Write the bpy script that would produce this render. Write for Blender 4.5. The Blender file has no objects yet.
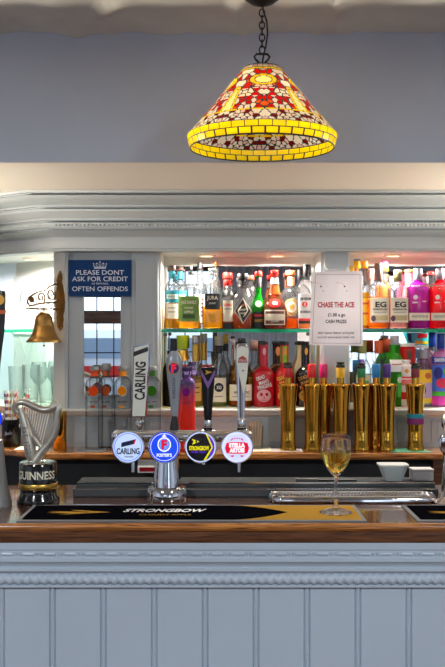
import bpy, math, random
import numpy as np
from mathutils import Vector, Matrix
random.seed(7)
PI = math.pi
sc = bpy.context.scene
COL = sc.collection
F, H0, ZC = 950.0, 333.5, 1.556          # focal length in px, horizon row, eye height

def PX(px, Y): return (px - 222.5) * Y / F
def PZ(py, Y): return ZC + (H0 - py) * Y / F

# ------------------------------------------------------------------ materials
MATS = {}
def _new(name):
    m = bpy.data.materials.new(name); m.use_nodes = True
    nt = m.node_tree; nt.nodes.clear()
    out = nt.nodes.new('ShaderNodeOutputMaterial')
    return m, nt, out

def lin(c):
    return tuple(((x/255)/12.92 if x/255 <= .04045 else ((x/255+.055)/1.055)**2.4) for x in c)

def paint(name, rgb, rough=.5, metal=0.0, noise=0.0, nscale=20, bump=0.0, bscale=60, coat=0.0, emit=0.0, spec=.5, trans=0.0):
    if name in MATS: return MATS[name]
    m, nt, out = _new(name)
    b = nt.nodes.new('ShaderNodeBsdfPrincipled')
    c = lin(rgb)
    b.inputs['Base Color'].default_value = (*c, 1)
    b.inputs['Roughness'].default_value = rough
    b.inputs['Metallic'].default_value = metal
    b.inputs['Coat Weight'].default_value = coat
    b.inputs['Specular IOR Level'].default_value = spec
    if emit:
        b.inputs['Emission Color'].default_value = (*c, 1); b.inputs['Emission Strength'].default_value = emit
    if noise or bump:
        tc = nt.nodes.new('ShaderNodeTexCoord')
        if noise:
            n = nt.nodes.new('ShaderNodeTexNoise'); n.inputs['Scale'].default_value = nscale; n.inputs['Detail'].default_value = 4
            nt.links.new(tc.outputs['Object'], n.inputs['Vector'])
            r = nt.nodes.new('ShaderNodeValToRGB')
            r.color_ramp.elements[0].position = .3; r.color_ramp.elements[1].position = .7
            r.color_ramp.elements[0].color = (*[x*(1-noise) for x in c], 1)
            r.color_ramp.elements[1].color = (*[min(1, x*(1+noise)) for x in c], 1)
            nt.links.new(n.outputs['Fac'], r.inputs['Fac']); nt.links.new(r.outputs['Color'], b.inputs['Base Color'])
        if bump:
            n = nt.nodes.new('ShaderNodeTexNoise'); n.inputs['Scale'].default_value = bscale; n.inputs['Detail'].default_value = 3
            nt.links.new(tc.outputs['Object'], n.inputs['Vector'])
            bp = nt.nodes.new('ShaderNodeBump'); bp.inputs['Strength'].default_value = bump; bp.inputs['Distance'].default_value = .01
            nt.links.new(n.outputs['Fac'], bp.inputs['Height']); nt.links.new(bp.outputs['Normal'], b.inputs['Normal'])
    sh = b.outputs['BSDF']
    if trans:
        t = nt.nodes.new('ShaderNodeBsdfTranslucent'); t.inputs['Color'].default_value = (*c, 1)
        mx = nt.nodes.new('ShaderNodeMixShader'); mx.inputs['Fac'].default_value = trans
        nt.links.new(sh, mx.inputs[1]); nt.links.new(t.outputs[0], mx.inputs[2]); sh = mx.outputs[0]
    nt.links.new(sh, out.inputs['Surface'])
    MATS[name] = m
    return m

def thin_glass(name, rgb=(250, 252, 252), edge=.45, gloss=.06, rough=.02, haze=0.0, hue=None):
    """clear sheet or vessel glass: tinted transmission that deepens at grazing angles, plus a Fresnel reflection"""
    if name in MATS: return MATS[name]
    m, nt, out = _new(name); c = lin(rgb)
    t = nt.nodes.new('ShaderNodeBsdfTransparent')
    lw = nt.nodes.new('ShaderNodeLayerWeight'); lw.inputs['Blend'].default_value = .4
    r = nt.nodes.new('ShaderNodeMix'); r.data_type = 'RGBA'
    r.inputs[6].default_value = (*c, 1); r.inputs[7].default_value = (*[x*edge for x in c], 1)
    nt.links.new(lw.outputs['Facing'], r.inputs[0]); nt.links.new(r.outputs[2], t.inputs['Color'])
    g = nt.nodes.new('ShaderNodeBsdfGlossy'); g.inputs['Roughness'].default_value = rough
    lf = nt.nodes.new('ShaderNodeLayerWeight'); lf.inputs['Blend'].default_value = .5
    pw = nt.nodes.new('ShaderNodeMath'); pw.operation = 'POWER'; pw.inputs[1].default_value = 4
    fr = nt.nodes.new('ShaderNodeMath'); fr.operation = 'MULTIPLY_ADD'; fr.inputs[1].default_value = .55; fr.inputs[2].default_value = max(.01, .035+gloss*.1)
    nt.links.new(lf.outputs['Facing'], pw.inputs[0]); nt.links.new(pw.outputs[0], fr.inputs[0])
    mx = nt.nodes.new('ShaderNodeMixShader')
    nt.links.new(fr.outputs[0], mx.inputs['Fac']); nt.links.new(t.outputs[0], mx.inputs[1]); nt.links.new(g.outputs[0], mx.inputs[2])
    sh = mx.outputs[0]
    if haze:
        d = nt.nodes.new('ShaderNodeBsdfTranslucent'); d.inputs['Color'].default_value = (*lin(hue or rgb), 1)
        d2 = nt.nodes.new('ShaderNodeBsdfDiffuse'); d2.inputs['Color'].default_value = (*lin(hue or rgb), 1)
        ma = nt.nodes.new('ShaderNodeMixShader'); ma.inputs['Fac'].default_value = .5
        nt.links.new(d.outputs[0], ma.inputs[1]); nt.links.new(d2.outputs[0], ma.inputs[2])
        mb = nt.nodes.new('ShaderNodeMixShader'); mb.inputs['Fac'].default_value = haze
        nt.links.new(sh, mb.inputs[1]); nt.links.new(ma.outputs[0], mb.inputs[2]); sh = mb.outputs[0]
    nt.links.new(sh, out.inputs['Surface'])
    MATS[name] = m
    return m

def liquid(rgb, haze=.3):
    light = tuple(int(255*(x/255)**.75) for x in rgb)
    return thin_glass('liquid_%d_%d_%d' % rgb, light, edge=.85, gloss=-.2, haze=haze, hue=rgb)

def true_glass(name, rgb=(255, 255, 255), ior=1.45, rough=0.0):
    if name in MATS: return MATS[name]
    m, nt, out = _new(name)
    g = nt.nodes.new('ShaderNodeBsdfGlass'); g.inputs['Color'].default_value = (*lin(rgb), 1)
    g.inputs['IOR'].default_value = ior; g.inputs['Roughness'].default_value = rough
    nt.links.new(g.outputs[0], out.inputs['Surface']); MATS[name] = m
    return m

def emitter(name, rgb, s):
    if name in MATS: return MATS[name]
    m, nt, out = _new(name)
    e = nt.nodes.new('ShaderNodeEmission'); e.inputs['Color'].default_value = (*lin(rgb), 1); e.inputs['Strength'].default_value = s
    nt.links.new(e.outputs[0], out.inputs['Surface']); MATS[name] = m
    return m

def stained(name, rgb):
    if name in MATS: return MATS[name]
    m, nt, out = _new(name); c = lin(rgb)
    t = nt.nodes.new('ShaderNodeBsdfTranslucent'); t.inputs['Color'].default_value = (*c, 1)
    d = nt.nodes.new('ShaderNodeBsdfPrincipled'); d.inputs['Base Color'].default_value = (*c, 1); d.inputs['Roughness'].default_value = .25
    mx = nt.nodes.new('ShaderNodeMixShader'); mx.inputs['Fac'].default_value = .8
    nt.links.new(d.outputs[0], mx.inputs[1]); nt.links.new(t.outputs[0], mx.inputs[2]); nt.links.new(mx.outputs[0], out.inputs['Surface'])
    MATS[name] = m
    return m

def wood(name, dark, light, scale=(1.2, 14, 14), rough=.25, coat=.6, bump=.15, dist=2.5):
    if name in MATS: return MATS[name]
    m, nt, out = _new(name)
    b = nt.nodes.new('ShaderNodeBsdfPrincipled')
    tc = nt.nodes.new('ShaderNodeTexCoord'); mp = nt.nodes.new('ShaderNodeMapping'); mp.inputs['Scale'].default_value = scale
    n = nt.nodes.new('ShaderNodeTexNoise'); n.inputs['Scale'].default_value = 3; n.inputs['Detail'].default_value = 8; n.inputs['Distortion'].default_value = dist
    r = nt.nodes.new('ShaderNodeValToRGB'); r.color_ramp.elements[0].position = .32; r.color_ramp.elements[1].position = .7
    r.color_ramp.elements[0].color = (*lin(dark), 1); r.color_ramp.elements[1].color = (*lin(light), 1)
    nt.links.new(tc.outputs['Object'], mp.inputs['Vector']); nt.links.new(mp.outputs[0], n.inputs['Vector'])
    nt.links.new(n.outputs['Fac'], r.inputs['Fac']); nt.links.new(r.outputs['Color'], b.inputs['Base Color'])
    bp = nt.nodes.new('ShaderNodeBump'); bp.inputs['Strength'].default_value = bump; bp.inputs['Distance'].default_value = .002
    nt.links.new(n.outputs['Fac'], bp.inputs['Height']); nt.links.new(bp.outputs[0], b.inputs['Normal'])
    b.inputs['Roughness'].default_value = rough; b.inputs['Coat Weight'].default_value = coat; b.inputs['Coat Roughness'].default_value = .05
    nt.links.new(b.outputs[0], out.inputs['Surface']); MATS[name] = m
    return m

WHITE = paint('cabinet_white_paint', (222, 221, 214), .45, bump=.1, bscale=25)
GREYP = paint('grey_white_paint', (180, 187, 190), .4, bump=.12, bscale=18)
COUNTERP = paint('blue_grey_gloss_paint', (181, 193, 205), .35, noise=.03, nscale=3, bump=.12, bscale=14)
LAV = paint('lavender_wall_paint', (204, 213, 230), .8, noise=.05, nscale=2.5, bump=.1, bscale=20)
SOFF = paint('soffit_paint', (240, 229, 214), .55, noise=.03, nscale=2)
CEILM = paint('old_plaster_ceiling', (228, 226, 214), .35, noise=.1, nscale=5, bump=.5, bscale=9)
CHROME = paint('chrome', (225, 225, 228), .06, metal=1)
STEEL = paint('brushed_steel', (118, 118, 118), .34, metal=1)
BRASS = paint('aged_brass', (158, 120, 64), .36, metal=.8, noise=.15, nscale=30)
GOLD = paint('mirror_gold', (214, 158, 58), .06, metal=1)
GOLDM = paint('satin_gold', (214, 170, 80), .3, metal=1)
BLACK = paint('black_gloss', (14, 14, 16), .2)
BLACKM = paint('black_matt', (20, 20, 22), .6)
DARK = paint('dark_void_paint', (18, 18, 20), .6)
IRON = paint('dark_iron', (30, 28, 28), .45, metal=.6)
MIRROR = paint('mirror_silvering', (236, 238, 240), .0, metal=1)
PLWHITE = paint('white_plastic', (240, 240, 238), .35)
CREAM = paint('cream_label', (240, 230, 205), .5)
CLEAR = thin_glass('clear_bottle_glass', (252, 253, 253), edge=.34, gloss=0.0, haze=.015, hue=(250, 250, 248))
CLEAR2 = thin_glass('clear_glassware', (252, 254, 254), edge=.55, gloss=.1, haze=.06, hue=(240, 244, 246))
WTOP = wood('varnished_bar_wood', (46, 20, 11), (124, 70, 38), rough=.16, coat=1.0)
WEDGE = wood('worn_bar_edge_wood', (96, 46, 16), (214, 138, 62), scale=(1.5, 30, 40), rough=.25, coat=.8)
WEDGE2 = wood('dark_bar_fascia_wood', (58, 33, 22), (122, 78, 50), scale=(1.5, 30, 40), rough=.3, coat=.4)
WBACK = wood('back_bar_wood', (112, 60, 26), (224, 150, 82), rough=.2, coat=.8)

# ------------------------------------------------------------------ mesh builder
_FONT = {}
def text_tris(s, bold=0.0):
    """flat triangles of a line of text, height of capitals = 1, centred on x, baseline 0"""
    k = (s, bold)
    if k in _FONT: return _FONT[k]
    cu = bpy.data.curves.new('t', 'FONT'); cu.body = s; cu.size = 1; cu.offset = bold; cu.resolution_u = 3
    ob = bpy.data.objects.new('t', cu); COL.objects.link(ob)
    dg = bpy.context.evaluated_depsgraph_get(); ev = ob.evaluated_get(dg); me = ev.to_mesh()
    vs = [v.co.copy() for v in me.vertices]; fs = [tuple(p.vertices) for p in me.polygons]
    ev.to_mesh_clear(); bpy.data.objects.remove(ob); bpy.data.curves.remove(cu)
    if vs:
        x0 = min(v.x for v in vs); x1 = max(v.x for v in vs)
        y0, y1 = min(v.y for v in vs), max(v.y for v in vs)
        hh = .69
        vs = [((v.x-(x0+x1)/2)/hh, v.y/hh) for v in vs]; w = (x1-x0)/hh
    else: w = 1
    _FONT[k] = (vs, fs, w)
    return _FONT[k]

class MB:
    def __init__(s): s.v = []; s.f = []; s.mi = []; s.sm = []; s.mats = []
    def _m(s, m):
        if m not in s.mats: s.mats.append(m)
        return s.mats.index(m)
    def add(s, vs, fs, m, smooth=False, M=None):
        o = len(s.v); i = s._m(m)
        for p in vs:
            p = Vector(p)
            if M is not None: p = M @ p
            s.v.append(tuple(p))
        for f in fs:
            s.f.append([a+o for a in f]); s.mi.append(i); s.sm.append(smooth)
    def box(s, x0, x1, y0, y1, z0, z1, m, M=None, bev=0.0):
        if bev > 0:
            b = min(bev, (x1-x0)/2.01, (y1-y0)/2.01, (z1-z0)/2.01)
            vs = []; idx = {}
            X = (x0, x1); Yy = (y0, y1); Zz = (z0, z1)
            for i in (0, 1):
                for j in (0, 1):
                    for k in (0, 1):
                        for ax in range(3):
                            p = [X[i], Yy[j], Zz[k]]
                            sg = (1-2*i, 1-2*j, 1-2*k)
                            for a2 in range(3):
                                if a2 != ax: p[a2] += sg[a2]*b
                            idx[(i, j, k, ax)] = len(vs); vs.append(p)
            fs = []
            for ax in range(3):
                for side in (0, 1):
                    o = [a for a in range(3) if a != ax]
                    q = []
                    for (u, w) in ((0, 0), (1, 0), (1, 1), (0, 1)):
                        c = [0, 0, 0]; c[ax] = side; c[o[0]] = u; c[o[1]] = w
                        q.append(idx[(*c, ax)])
                    fs.append(q)
            for ax in range(3):
                o = [a for a in range(3) if a != ax]
                for u in (0, 1):
                    for w in (0, 1):
                        c0 = [0, 0, 0]; c1 = [0, 0, 0]; c1[ax] = 1
                        for c in (c0, c1): c[o[0]] = u; c[o[1]] = w
                        fs.append([idx[(*c0, o[0])], idx[(*c1, o[0])], idx[(*c1, o[1])], idx[(*c0, o[1])]])
            for i in (0, 1):
                for j in (0, 1):
                    for k in (0, 1):
                        fs.append([idx[(i, j, k, 0)], idx[(i, j, k, 1)], idx[(i, j, k, 2)]])
            s.add(vs, fs, m, False, M); return
        vs = [(x, y, z) for x in (x0, x1) for y in (y0, y1) for z in (z0, z1)]
        s.add(vs, [(0, 1, 3, 2), (4, 6, 7, 5), (0, 4, 5, 1), (2, 3, 7, 6), (0, 2, 6, 4), (1, 5, 7, 3)], m, False, M)
    def lathe(s, prof, m, n=28, e=2.0, d=1.0, c=(0, 0, 0), smooth=True, M=None, wob=None):
        """prof: list of (r, z); e: superellipse exponent of the section, d: depth / width"""
        vs = []; fs = []
        for (r, z) in prof:
            for k in range(n):
                t = 2*PI*k/n; ct, st = math.cos(t), math.sin(t)
                q = (abs(ct)**e + abs(st)**e) ** (-1/e)
                vs.append((c[0]+r*q*ct, c[1]+r*q*st*d, c[2]+z))
        for i in range(len(prof)-1):
            for k in range(n):
                a, b = i*n+k, i*n+(k+1) % n
                fs.append((a, b, b+n, a+n))
        if prof[0][0] > 1e-6: fs.append(list(range(n))[::-1])
        if prof[-1][0] > 1e-6: fs.append([(len(prof)-1)*n+k for k in range(n)])
        s.add(vs, fs, m, smooth, M)
    def tube(s, pts, r, m, n=8, flat=1.0, M=None, up=(0, 1, 0), closed=False, cap=True):
        pts = [Vector(p) for p in pts]; N = len(pts)
        rr = r if isinstance(r, (list, tuple)) else [r]*N
        vs = []; fs = []
        for i, p in enumerate(pts):
            a = pts[(i-1) % N] if (closed or i > 0) else pts[i]; b = pts[(i+1) % N] if (closed or i < N-1) else pts[i]
            t = (b-a).normalized(); u = Vector(up)
            if abs(t.dot(u)) > .98: u = Vector((1, 0, 0)) if abs(t.x) < .9 else Vector((0, 0, 1))
            sd = t.cross(u).normalized(); up2 = sd.cross(t).normalized()
            for k in range(n):
                g = 2*PI*k/n + PI/n
                vs.append(p + sd*math.cos(g)*rr[i] + up2*math.sin(g)*rr[i]*flat)
        for i in range(N if closed else N-1):
            for k in range(n):
                j = (i+1) % N
                fs.append((i*n+k, i*n+(k+1) % n, j*n+(k+1) % n, j*n+k))
        if cap and not closed:
            fs.append([k for k in range(n)][::-1]); fs.append([(N-1)*n+k for k in range(n)])
        s.add(vs, fs, m, True, M)
    def prism(s, poly, y0, y1, m, M=None):
        """polygon in x,z extruded along y"""
        n = len(poly)
        vs = [(x, y0, z) for x, z in poly] + [(x, y1, z) for x, z in poly]
        fs = [list(range(n)), list(range(n, 2*n))[::-1]] + [(i, (i+1) % n, n+(i+1) % n, n+i) for i in range(n)]
        s.add(vs, fs, m, False, M)
    def sheet(s, poly, m, fn):
        """flat polygon (x,z) mapped by fn -> 3D point; for polygons that are small or straight in x"""
        s.add([fn(x, z) for x, z in poly], [list(range(len(poly)))], m)
    def strip(s, x0, x1, z0, z1, m, fn, n=10):
        vs = []; fs = []
        for i in range(n+1):
            x = x0+(x1-x0)*i/n
            vs += [fn(x, z0), fn(x, z1)]
        for i in range(n): fs.append((2*i, 2*i+2, 2*i+3, 2*i+1))
        s.add(vs, fs, m, True)
    def disc(s, cx, cz, rx, rz, m, fn, n=28):
        vs = [fn(cx, cz)] + [fn(cx+rx*q*math.cos(2*PI*k/n), cz+rz*q*math.sin(2*PI*k/n)) for q in (.5, 1) for k in range(n)]
        fs = [(0, 1+k, 1+(k+1) % n) for k in range(n)] + [(1+k, 1+n+k, 1+n+(k+1) % n, 1+(k+1) % n) for k in range(n)]
        s.add(vs, fs, m)
    def ring(s, cx, cz, r0, r1, m, fn, n=32, asp=1.0):
        vs = [fn(cx+r*math.cos(2*PI*k/n), cz+r*asp*math.sin(2*PI*k/n)) for r in (r0, r1) for k in range(n)]
        s.add(vs, [(k, (k+1) % n, n+(k+1) % n, n+k) for k in range(n)], m)
    def text(s, t, cx, cz, h, m, fn, width=None, bold=0.0, rot=0.0, shear=0.0):
        vs, fs, w = text_tris(t, bold)
        sx = h if width is None else width/w
        c, sn = math.cos(rot), math.sin(rot); out = []
        for x, y in vs:
            X = x*sx + shear*y*h; Z = (y-.5)*h
            out.append(fn(cx + X*c - Z*sn, cz + X*sn + Z*c))
        s.add(out, fs, m)
    def build(s, name, parent=None, loc=None):
        me = bpy.data.meshes.new(name)
        me.from_pydata(s.v, [], s.f)
        for m in s.mats: me.materials.append(m)
        me.polygons.foreach_set('material_index', s.mi)
        me.polygons.foreach_set('use_smooth', s.sm)
        me.update()
        if any(s.sm): me.set_sharp_from_angle(angle=math.radians(42))
        o = bpy.data.objects.new(name, me); COL.objects.link(o)
        if parent is not None: o.parent = parent
        if loc is not None: o.location = loc
        if any(s.sm) and not all(s.sm): pass
        return o

def tag(o, label, cat, group=None, kind=None):
    if label: o['label'] = label
    if cat: o['category'] = cat
    if group: o['group'] = group
    if kind: o['kind'] = kind
    return o
def thing(name, label, cat, loc, group=None, rz=0):
    o = bpy.data.objects.new(name, None); COL.objects.link(o); o.location = loc; o.rotation_euler = (0, 0, rz)
    o.empty_display_size = .05
    return tag(o, label, cat, group)
def struct(mb, name, label=None):
    o = mb.build(name); o['kind'] = 'structure'
    if label: o['label'] = label
    return o
def flat(y): return lambda x, z: (x, y, z)
def fullcopy(root, loc, label, rz=None):
    r = root.copy(); COL.objects.link(r); r.location = loc; r['label'] = label
    if rz is not None: r.rotation_euler = (0, 0, rz)
    for ch in list(root.children):
        c = ch.copy(); COL.objects.link(c); c.parent = r
        for g in list(ch.children):
            d = g.copy(); COL.objects.link(d); d.parent = c
    return r

# ------------------------------------------------------------------ heights
ZT = 1.10            # bar counter top
ZB = 1.130           # back bar wooden top
ZL = 1.275           # white ledge
ZG = 1.573           # glass shelves
ZCAB = 1.862         # cabinet ceiling
ZS = 2.052           # soffit
ZCEIL = 2.427

# cabinet plan: straight run, then a bay splayed back at the left
A = math.radians(37); CX0, CY0 = -.617, 3.48
U = Vector((-math.cos(A), math.sin(A))); NL = Vector((math.sin(A), math.cos(A)))
def run(d, xr=1.3, sl=1.1):
    """plan polyline at depth d behind the cornice face: right end, corner, left end"""
    k = d/(1+NL.y)
    c = Vector((CX0 + k*NL.x, CY0 + k*(1+NL.y)))
    return [Vector((xr, CY0+d)), c, c+U*sl]
def sweep(mb, prof, m, xr=1.3, sl=1.1, smooth=False, close=False):
    """prof: list of (d, z) swept along the run"""
    L = len(prof); vs = []
    for d, z in prof:
        for p in run(d, xr, sl): vs.append((p.x, p.y, z))
    fs = []
    for i in range(L if close else L-1):
        j = (i+1) % L
        for k in (0, 1): fs.append((i*3+k, i*3+k+1, j*3+k+1, j*3+k))
    if close:
        fs.append([i*3 for i in range(L)]); fs.append([i*3+2 for i in range(L)][::-1])
    mb.add(vs, fs, m, smooth)
def left_frame(d):
    """matrix: local x runs along the splayed face to the left from the corner, local y into the wall"""
    c = run(d)[1]
    return Matrix(((U.x, NL.x, 0, c.x), (U.y, NL.y, 0, c.y), (0, 0, 1, 0), (0, 0, 0, 1)))

# ================================================================== SETTING
XL, XR, YR, YB = -2.6, 2.8, -3.0, 4.1
b = MB(); b.box(XL-.1, XR+.1, YR-.1, YB+.1, -.1, 0, wood('floor_boards', (60, 38, 24), (120, 84, 54), scale=(9, 1, 1), rough=.35, coat=.2)); struct(b, 'floor')
# ceiling: hand-trowelled plaster with shallow ridges
b = MB(); nx, ny = 110, 60
vs = []; fs = []
def cz(x, y):
    r = .0015*math.sin(5*x+2*y)+.0012*math.sin(19*x-5*y+1)+.0014*math.sin(41*x+9*y)+.0010*math.sin(77*x+31*y)
    r -= .020*math.exp(-((x-(-.40)+.5*(y-2.7))/.030)**2)+.004*max(0, math.sin(13*x+22*y))**6+.003*max(0, math.sin(31*x-17*y+2))**8
    r -= .016*math.exp(-((x-.05-.1*(y-2.7))/.016)**2) + .014*math.exp(-((x-.34-.2*(y-2.7))/.012)**2)
    return ZCEIL + r
ys = [YR] + list(np.linspace(1.2, 2.80, ny))
xs = [XL] + list(np.linspace(-1.2, 1.3, nx)) + [XR]
for y in ys:
    for x in xs: vs.append((x, y, cz(x, y)))
W = len(xs)
for j in range(len(ys)-1):
    for i in range(W-1): fs.append((j*W+i, j*W+i+1, (j+1)*W+i+1, (j+1)*W+i))
b.add(vs, fs, CEILM, True)
b.box(XL, XR, YR, 2.8, ZCEIL+.04, ZCEIL+.1, CEILM)
struct(b, 'ceiling')
b = MB(); b.box(XL, XR, 2.747, 2.84, ZS, ZCEIL+.06, LAV); struct(b, 'wall_front', 'grey-lavender dropped wall above the bar')
b = MB(); b.box(XL, XR, 2.84, YB, ZS+.001, ZS+.05, SOFF); b.box(XL, XR, 2.750, 2.84, ZS-.002, ZS+.001, SOFF); struct(b, 'ceiling_soffit', 'beige soffit behind the dropped wall')
b = MB(); b.box(XL, XR, YB, YB+.1, 0, 2.2, LAV); struct(b, 'wall_back')
b = MB(); b.box(XL-.1, XL, YR, YB, 0, 2.6, LAV); struct(b, 'wall_left')
b = MB(); b.box(XR, XR+.1, YR, YB, 0, 2.6, LAV); struct(b, 'wall_right')
# wall behind the camera with three windows
wins = [(-1.75, -.92, .85, 2.25), (-.78, -.06, .85, 2.3), (1.25, 2.35, .85, 2.25)]
b = MB(); x = XL
for (x0, x1, z0, z1) in wins:
    b.box(x, x0, YR-.15, YR, 0, 2.6, LAV); b.box(x0, x1, YR-.15, YR, 0, z0, LAV); b.box(x0, x1, YR-.15, YR, z1, 2.6, LAV); x = x1
b.box(x, XR, YR-.15, YR, 0, 2.6, LAV); struct(b, 'wall_rear')
WFR = wood('window_frame_wood', (70, 40, 26), (120, 76, 50), scale=(1, 1, 8))
for i, (x0, x1, z0, z1) in enumerate(wins):
    b = MB()
    fw = .05
    b.box(x0, x0+fw, YR-.09, YR-.03, z0, z1, WFR); b.box(x1-fw, x1, YR-.09, YR-.03, z0, z1, WFR)
    b.box(x0, x1, YR-.09, YR-.03, z0, z0+fw, WFR); b.box(x0, x1, YR-.09, YR-.03, z1-fw, z1, WFR)
    b.box(x0, x1, YR-.1, YR-.02, 1.66, 1.80, WFR)
    for k in range(1, 4):
        xx = x0+(x1-x0)*k/4; b.box(xx-.006, xx+.006, YR-.065, YR-.05, z0, z1, IRON)
    for zz in (1.1, 1.35, 1.95, 2.1): b.box(x0, x1, YR-.065, YR-.05, zz-.006, zz+.006, IRON)
    struct(b, 'window_%d' % (i+1))
    L = bpy.data.lights.new('window_portal', 'AREA'); L.shape = 'RECTANGLE'; L.size = x1-x0; L.size_y = z1-z0; L.cycles.is_portal = True
    o = bpy.data.objects.new('window_portal', L); COL.objects.link(o); o.location = ((x0+x1)/2, YR-.2, (z0+z1)/2); o.rotation_euler = (PI/2, 0, 0)
# white van parked outside the windows
t = thing('van', 'white van with red stripe outside the rear windows, seen in the narrow mirror', 'van', (-.7, -5.4, 0))
b = MB(); VW = paint('van_white', (225, 228, 230), .3, coat=.5); b.box(-1.7, 1.7, -.9, .9, .35, 1.60, VW, bev=.12); b.build('body', t)
b = MB(); b.box(-1.702, 1.702, .9, .905, 1.02, 1.16, paint('van_red', (205, 40, 30), .3)); b.build('stripe', t)
b = MB(); b.box(-1.3, .9, .9, .91, 1.26, 1.5, paint('van_glass', (150, 168, 186), .3)); b.build('window', t)
for sx_ in (-1.1, 1.1):
    b = MB(); b.lathe([(0, -.1), (.34, -.1), (.36, -.06), (.36, .06), (.34, .1), (0, .1)], BLACKM, n=24, M=Matrix.Translation((sx_, .82, .36)) @ Matrix.Rotation(PI/2, 4, 'X')); b.build('wheel', t)
b = MB(); b.box(-8, 8, -12, YR-.2, -.1, 0, paint('asphalt', (120, 120, 122), .8)); struct(b, 'ground')
# curtain and bench behind the camera (seen in the mirrors)
b = MB(); vs = []; fs = []; N = 120
CURT = paint('blue_grey_curtain', (196, 198, 204), .8)
for i in range(N+1):
    x = .02+1.12*i/N; y = YR+.10+.035*math.sin(i*.62)
    vs += [(x, y, .1), (x, y, 2.3)]
for i in range(N): fs.append((2*i, 2*i+2, 2*i+3, 2*i+1))
b.add(vs, fs, CURT, True)
tag(b.build('curtain'), 'long blue-grey pleated curtain beside the rear windows, seen in the mirrors', 'curtain')
b = MB(); b.box(-2.2, -.5, YR+.05, YR+.5, .25, .47, paint('red_leather', (92, 54, 40), .4), bev=.02)
b.box(-2.2, -.5, YR+.02, YR+.10, .47, 1.0, MATS['red_leather'], bev=.02); b.box(-2.15, -.55, YR+.08, YR+.45, 0, .25, WFR)
tag(b.build('bench_seat'), 'red leather bench under the rear windows', 'bench')

# ================================================================== BAR COUNTER
YE = 2.274
ct = thing('bar_counter', 'blue-grey painted bar counter with grooved vertical boarding and carved mouldings', 'bar counter', (0, YE+.03, 0))
b = MB(); XA, XB = -1.35, 1.35
pitch = 50.9*2.305/F; g0 = PX(52.5, 2.305)
# boards with double-groove beads, as one profiled sheet in plan
pts = [(XA, 0)]
k0 = int((XA-g0)/pitch)
for k in range(k0, 40):
    c = g0+k*pitch
    if c-.012 < XA: continue
    if c+.012 > XB: break
    h = .0063
    pts += [(c-h-.0022, 0), (c-h, .004), (c-h+.0022, 0), (c-h+.004, -.0016), (c, -.0028), (c+h-.004, -.0016), (c+h-.0022, 0), (c+h, .004), (c+h+.0022, 0)]
pts.append((XB, 0))
vs = [(x, y, z) for z in (0.06, .965) for x, y in pts]; n = len(pts)
b.add(vs, [(i, i+1, n+i+1, n+i) for i in range(n-1)], COUNTERP)
b.box(XA, XB, .0045, .03, 0, .965, COUNTERP)
b.build('boarded_front', ct)
def band(prof, m, name, parent=ct):
    b = MB(); n = len(prof)
    b.add([(x, y, z) for x in (XA, XB) for y, z in prof], [(i, i+1, n+i+1, n+i) for i in range(n-1)], m)
    return b, b
def zc_(py): return PZ(py, 2.29)
b = MB()
prof = [(-.022, 1.053), (-.022, zc_(549)), (-.019, zc_(550)), (-.019, zc_(557)), (-.023, zc_(558)), (-.023, zc_(561)), (-.017, zc_(563)), (-.013, zc_(567)), (-.018, zc_(568)),
        (-.018, zc_(571)), (-.010, zc_(573)), (-.008, zc_(574)), (-.006, zc_(585.5)), (-.010, zc_(586.5)), (-.010, zc_(588)), (.001, zc_(589))]
n = len(prof)
b.add([(x, y, z) for x in (XA, XB) for y, z in prof], [(i, i+1, n+i+1, n+i) for i in range(n-1)], COUNTERP)
# bead course: long and short beads in turn
x = XA+.01; zz = zc_(553.5)
while x < XB-.05:
    for L in (.030, .005, .005):
        b.lathe([(.0, -L/2), (.0036, -L/2+.002), (.0042, 0), (.0036, L/2-.002), (0, L/2)], COUNTERP, n=8, M=Matrix.Translation((x+L/2, -.0195, zz)) @ Matrix.Rotation(PI/2, 4, 'Y'))
        x += L+.0035
b.build('bead_moulding', ct)
# rope moulding
b = MB(); vs = []; fs = []; NX = 900; NK = 9
zr0 = zc_(580)
for i in range(NX+1):
    x = XA+(XB-XA)*i/NX
    for k in range(NK):
        t = PI*(k/(NK-1)); z = math.cos(t); r = .0125
        ph = 2*PI*(x/.021 + z*.35)
        rr = r*(1+.16*math.sin(ph)+.05*math.sin(3.1*ph+x*40))
        vs.append((x, -.004-rr*math.sin(t)*.9, zr0+rr*z))
for i in range(NX):
    for k in range(NK-1): fs.append((i*NK+k, (i+1)*NK+k, (i+1)*NK+k+1, i*NK+k+1))
b.add(vs, fs, COUNTERP, True); b.build('rope_moulding', ct)
b = MB(); b.box(XA, XB, .03, .5, 0, .05, DARK); b.box(XA, XB, .45, .5, .05, 1.04, DARK); b.build('carcass', ct)
# counter top
bt = thing('bar_worktop', 'varnished dark wooden bar top with rounded worn front edge', 'bar top', (0, 0, 0))
b = MB(); b.box(XA, XB, YE+.012, 2.86, ZT-.03, ZT, WTOP); b.build('top_board', bt)
b = MB()
pr = [(.014, ZT), (.004, ZT-.0015), (.0, ZT-.006), (.0, ZT-.011), (.003, ZT-.0165), (.009, ZT-.019), (.010, ZT-.021), (.012, ZT-.021)]
n = len(pr); b.add([(x, YE+y, z) for x in (XA, XB) for y, z in pr], [(i, i+1, n+i+1, n+i) for i in range(n-1)], WEDGE, True)
pr = [(.013, ZT-.0205), (.009, ZT-.0225), (.008, ZT-.044), (.010, ZT-.048), (.04, ZT-.048)]
n = len(pr); b.add([(x, YE+y, z) for x in (XA, XB) for y, z in pr], [(i, i+1, n+i+1, n+i) for i in range(n-1)], WEDGE2)
b.build('front_edge', bt)

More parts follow.
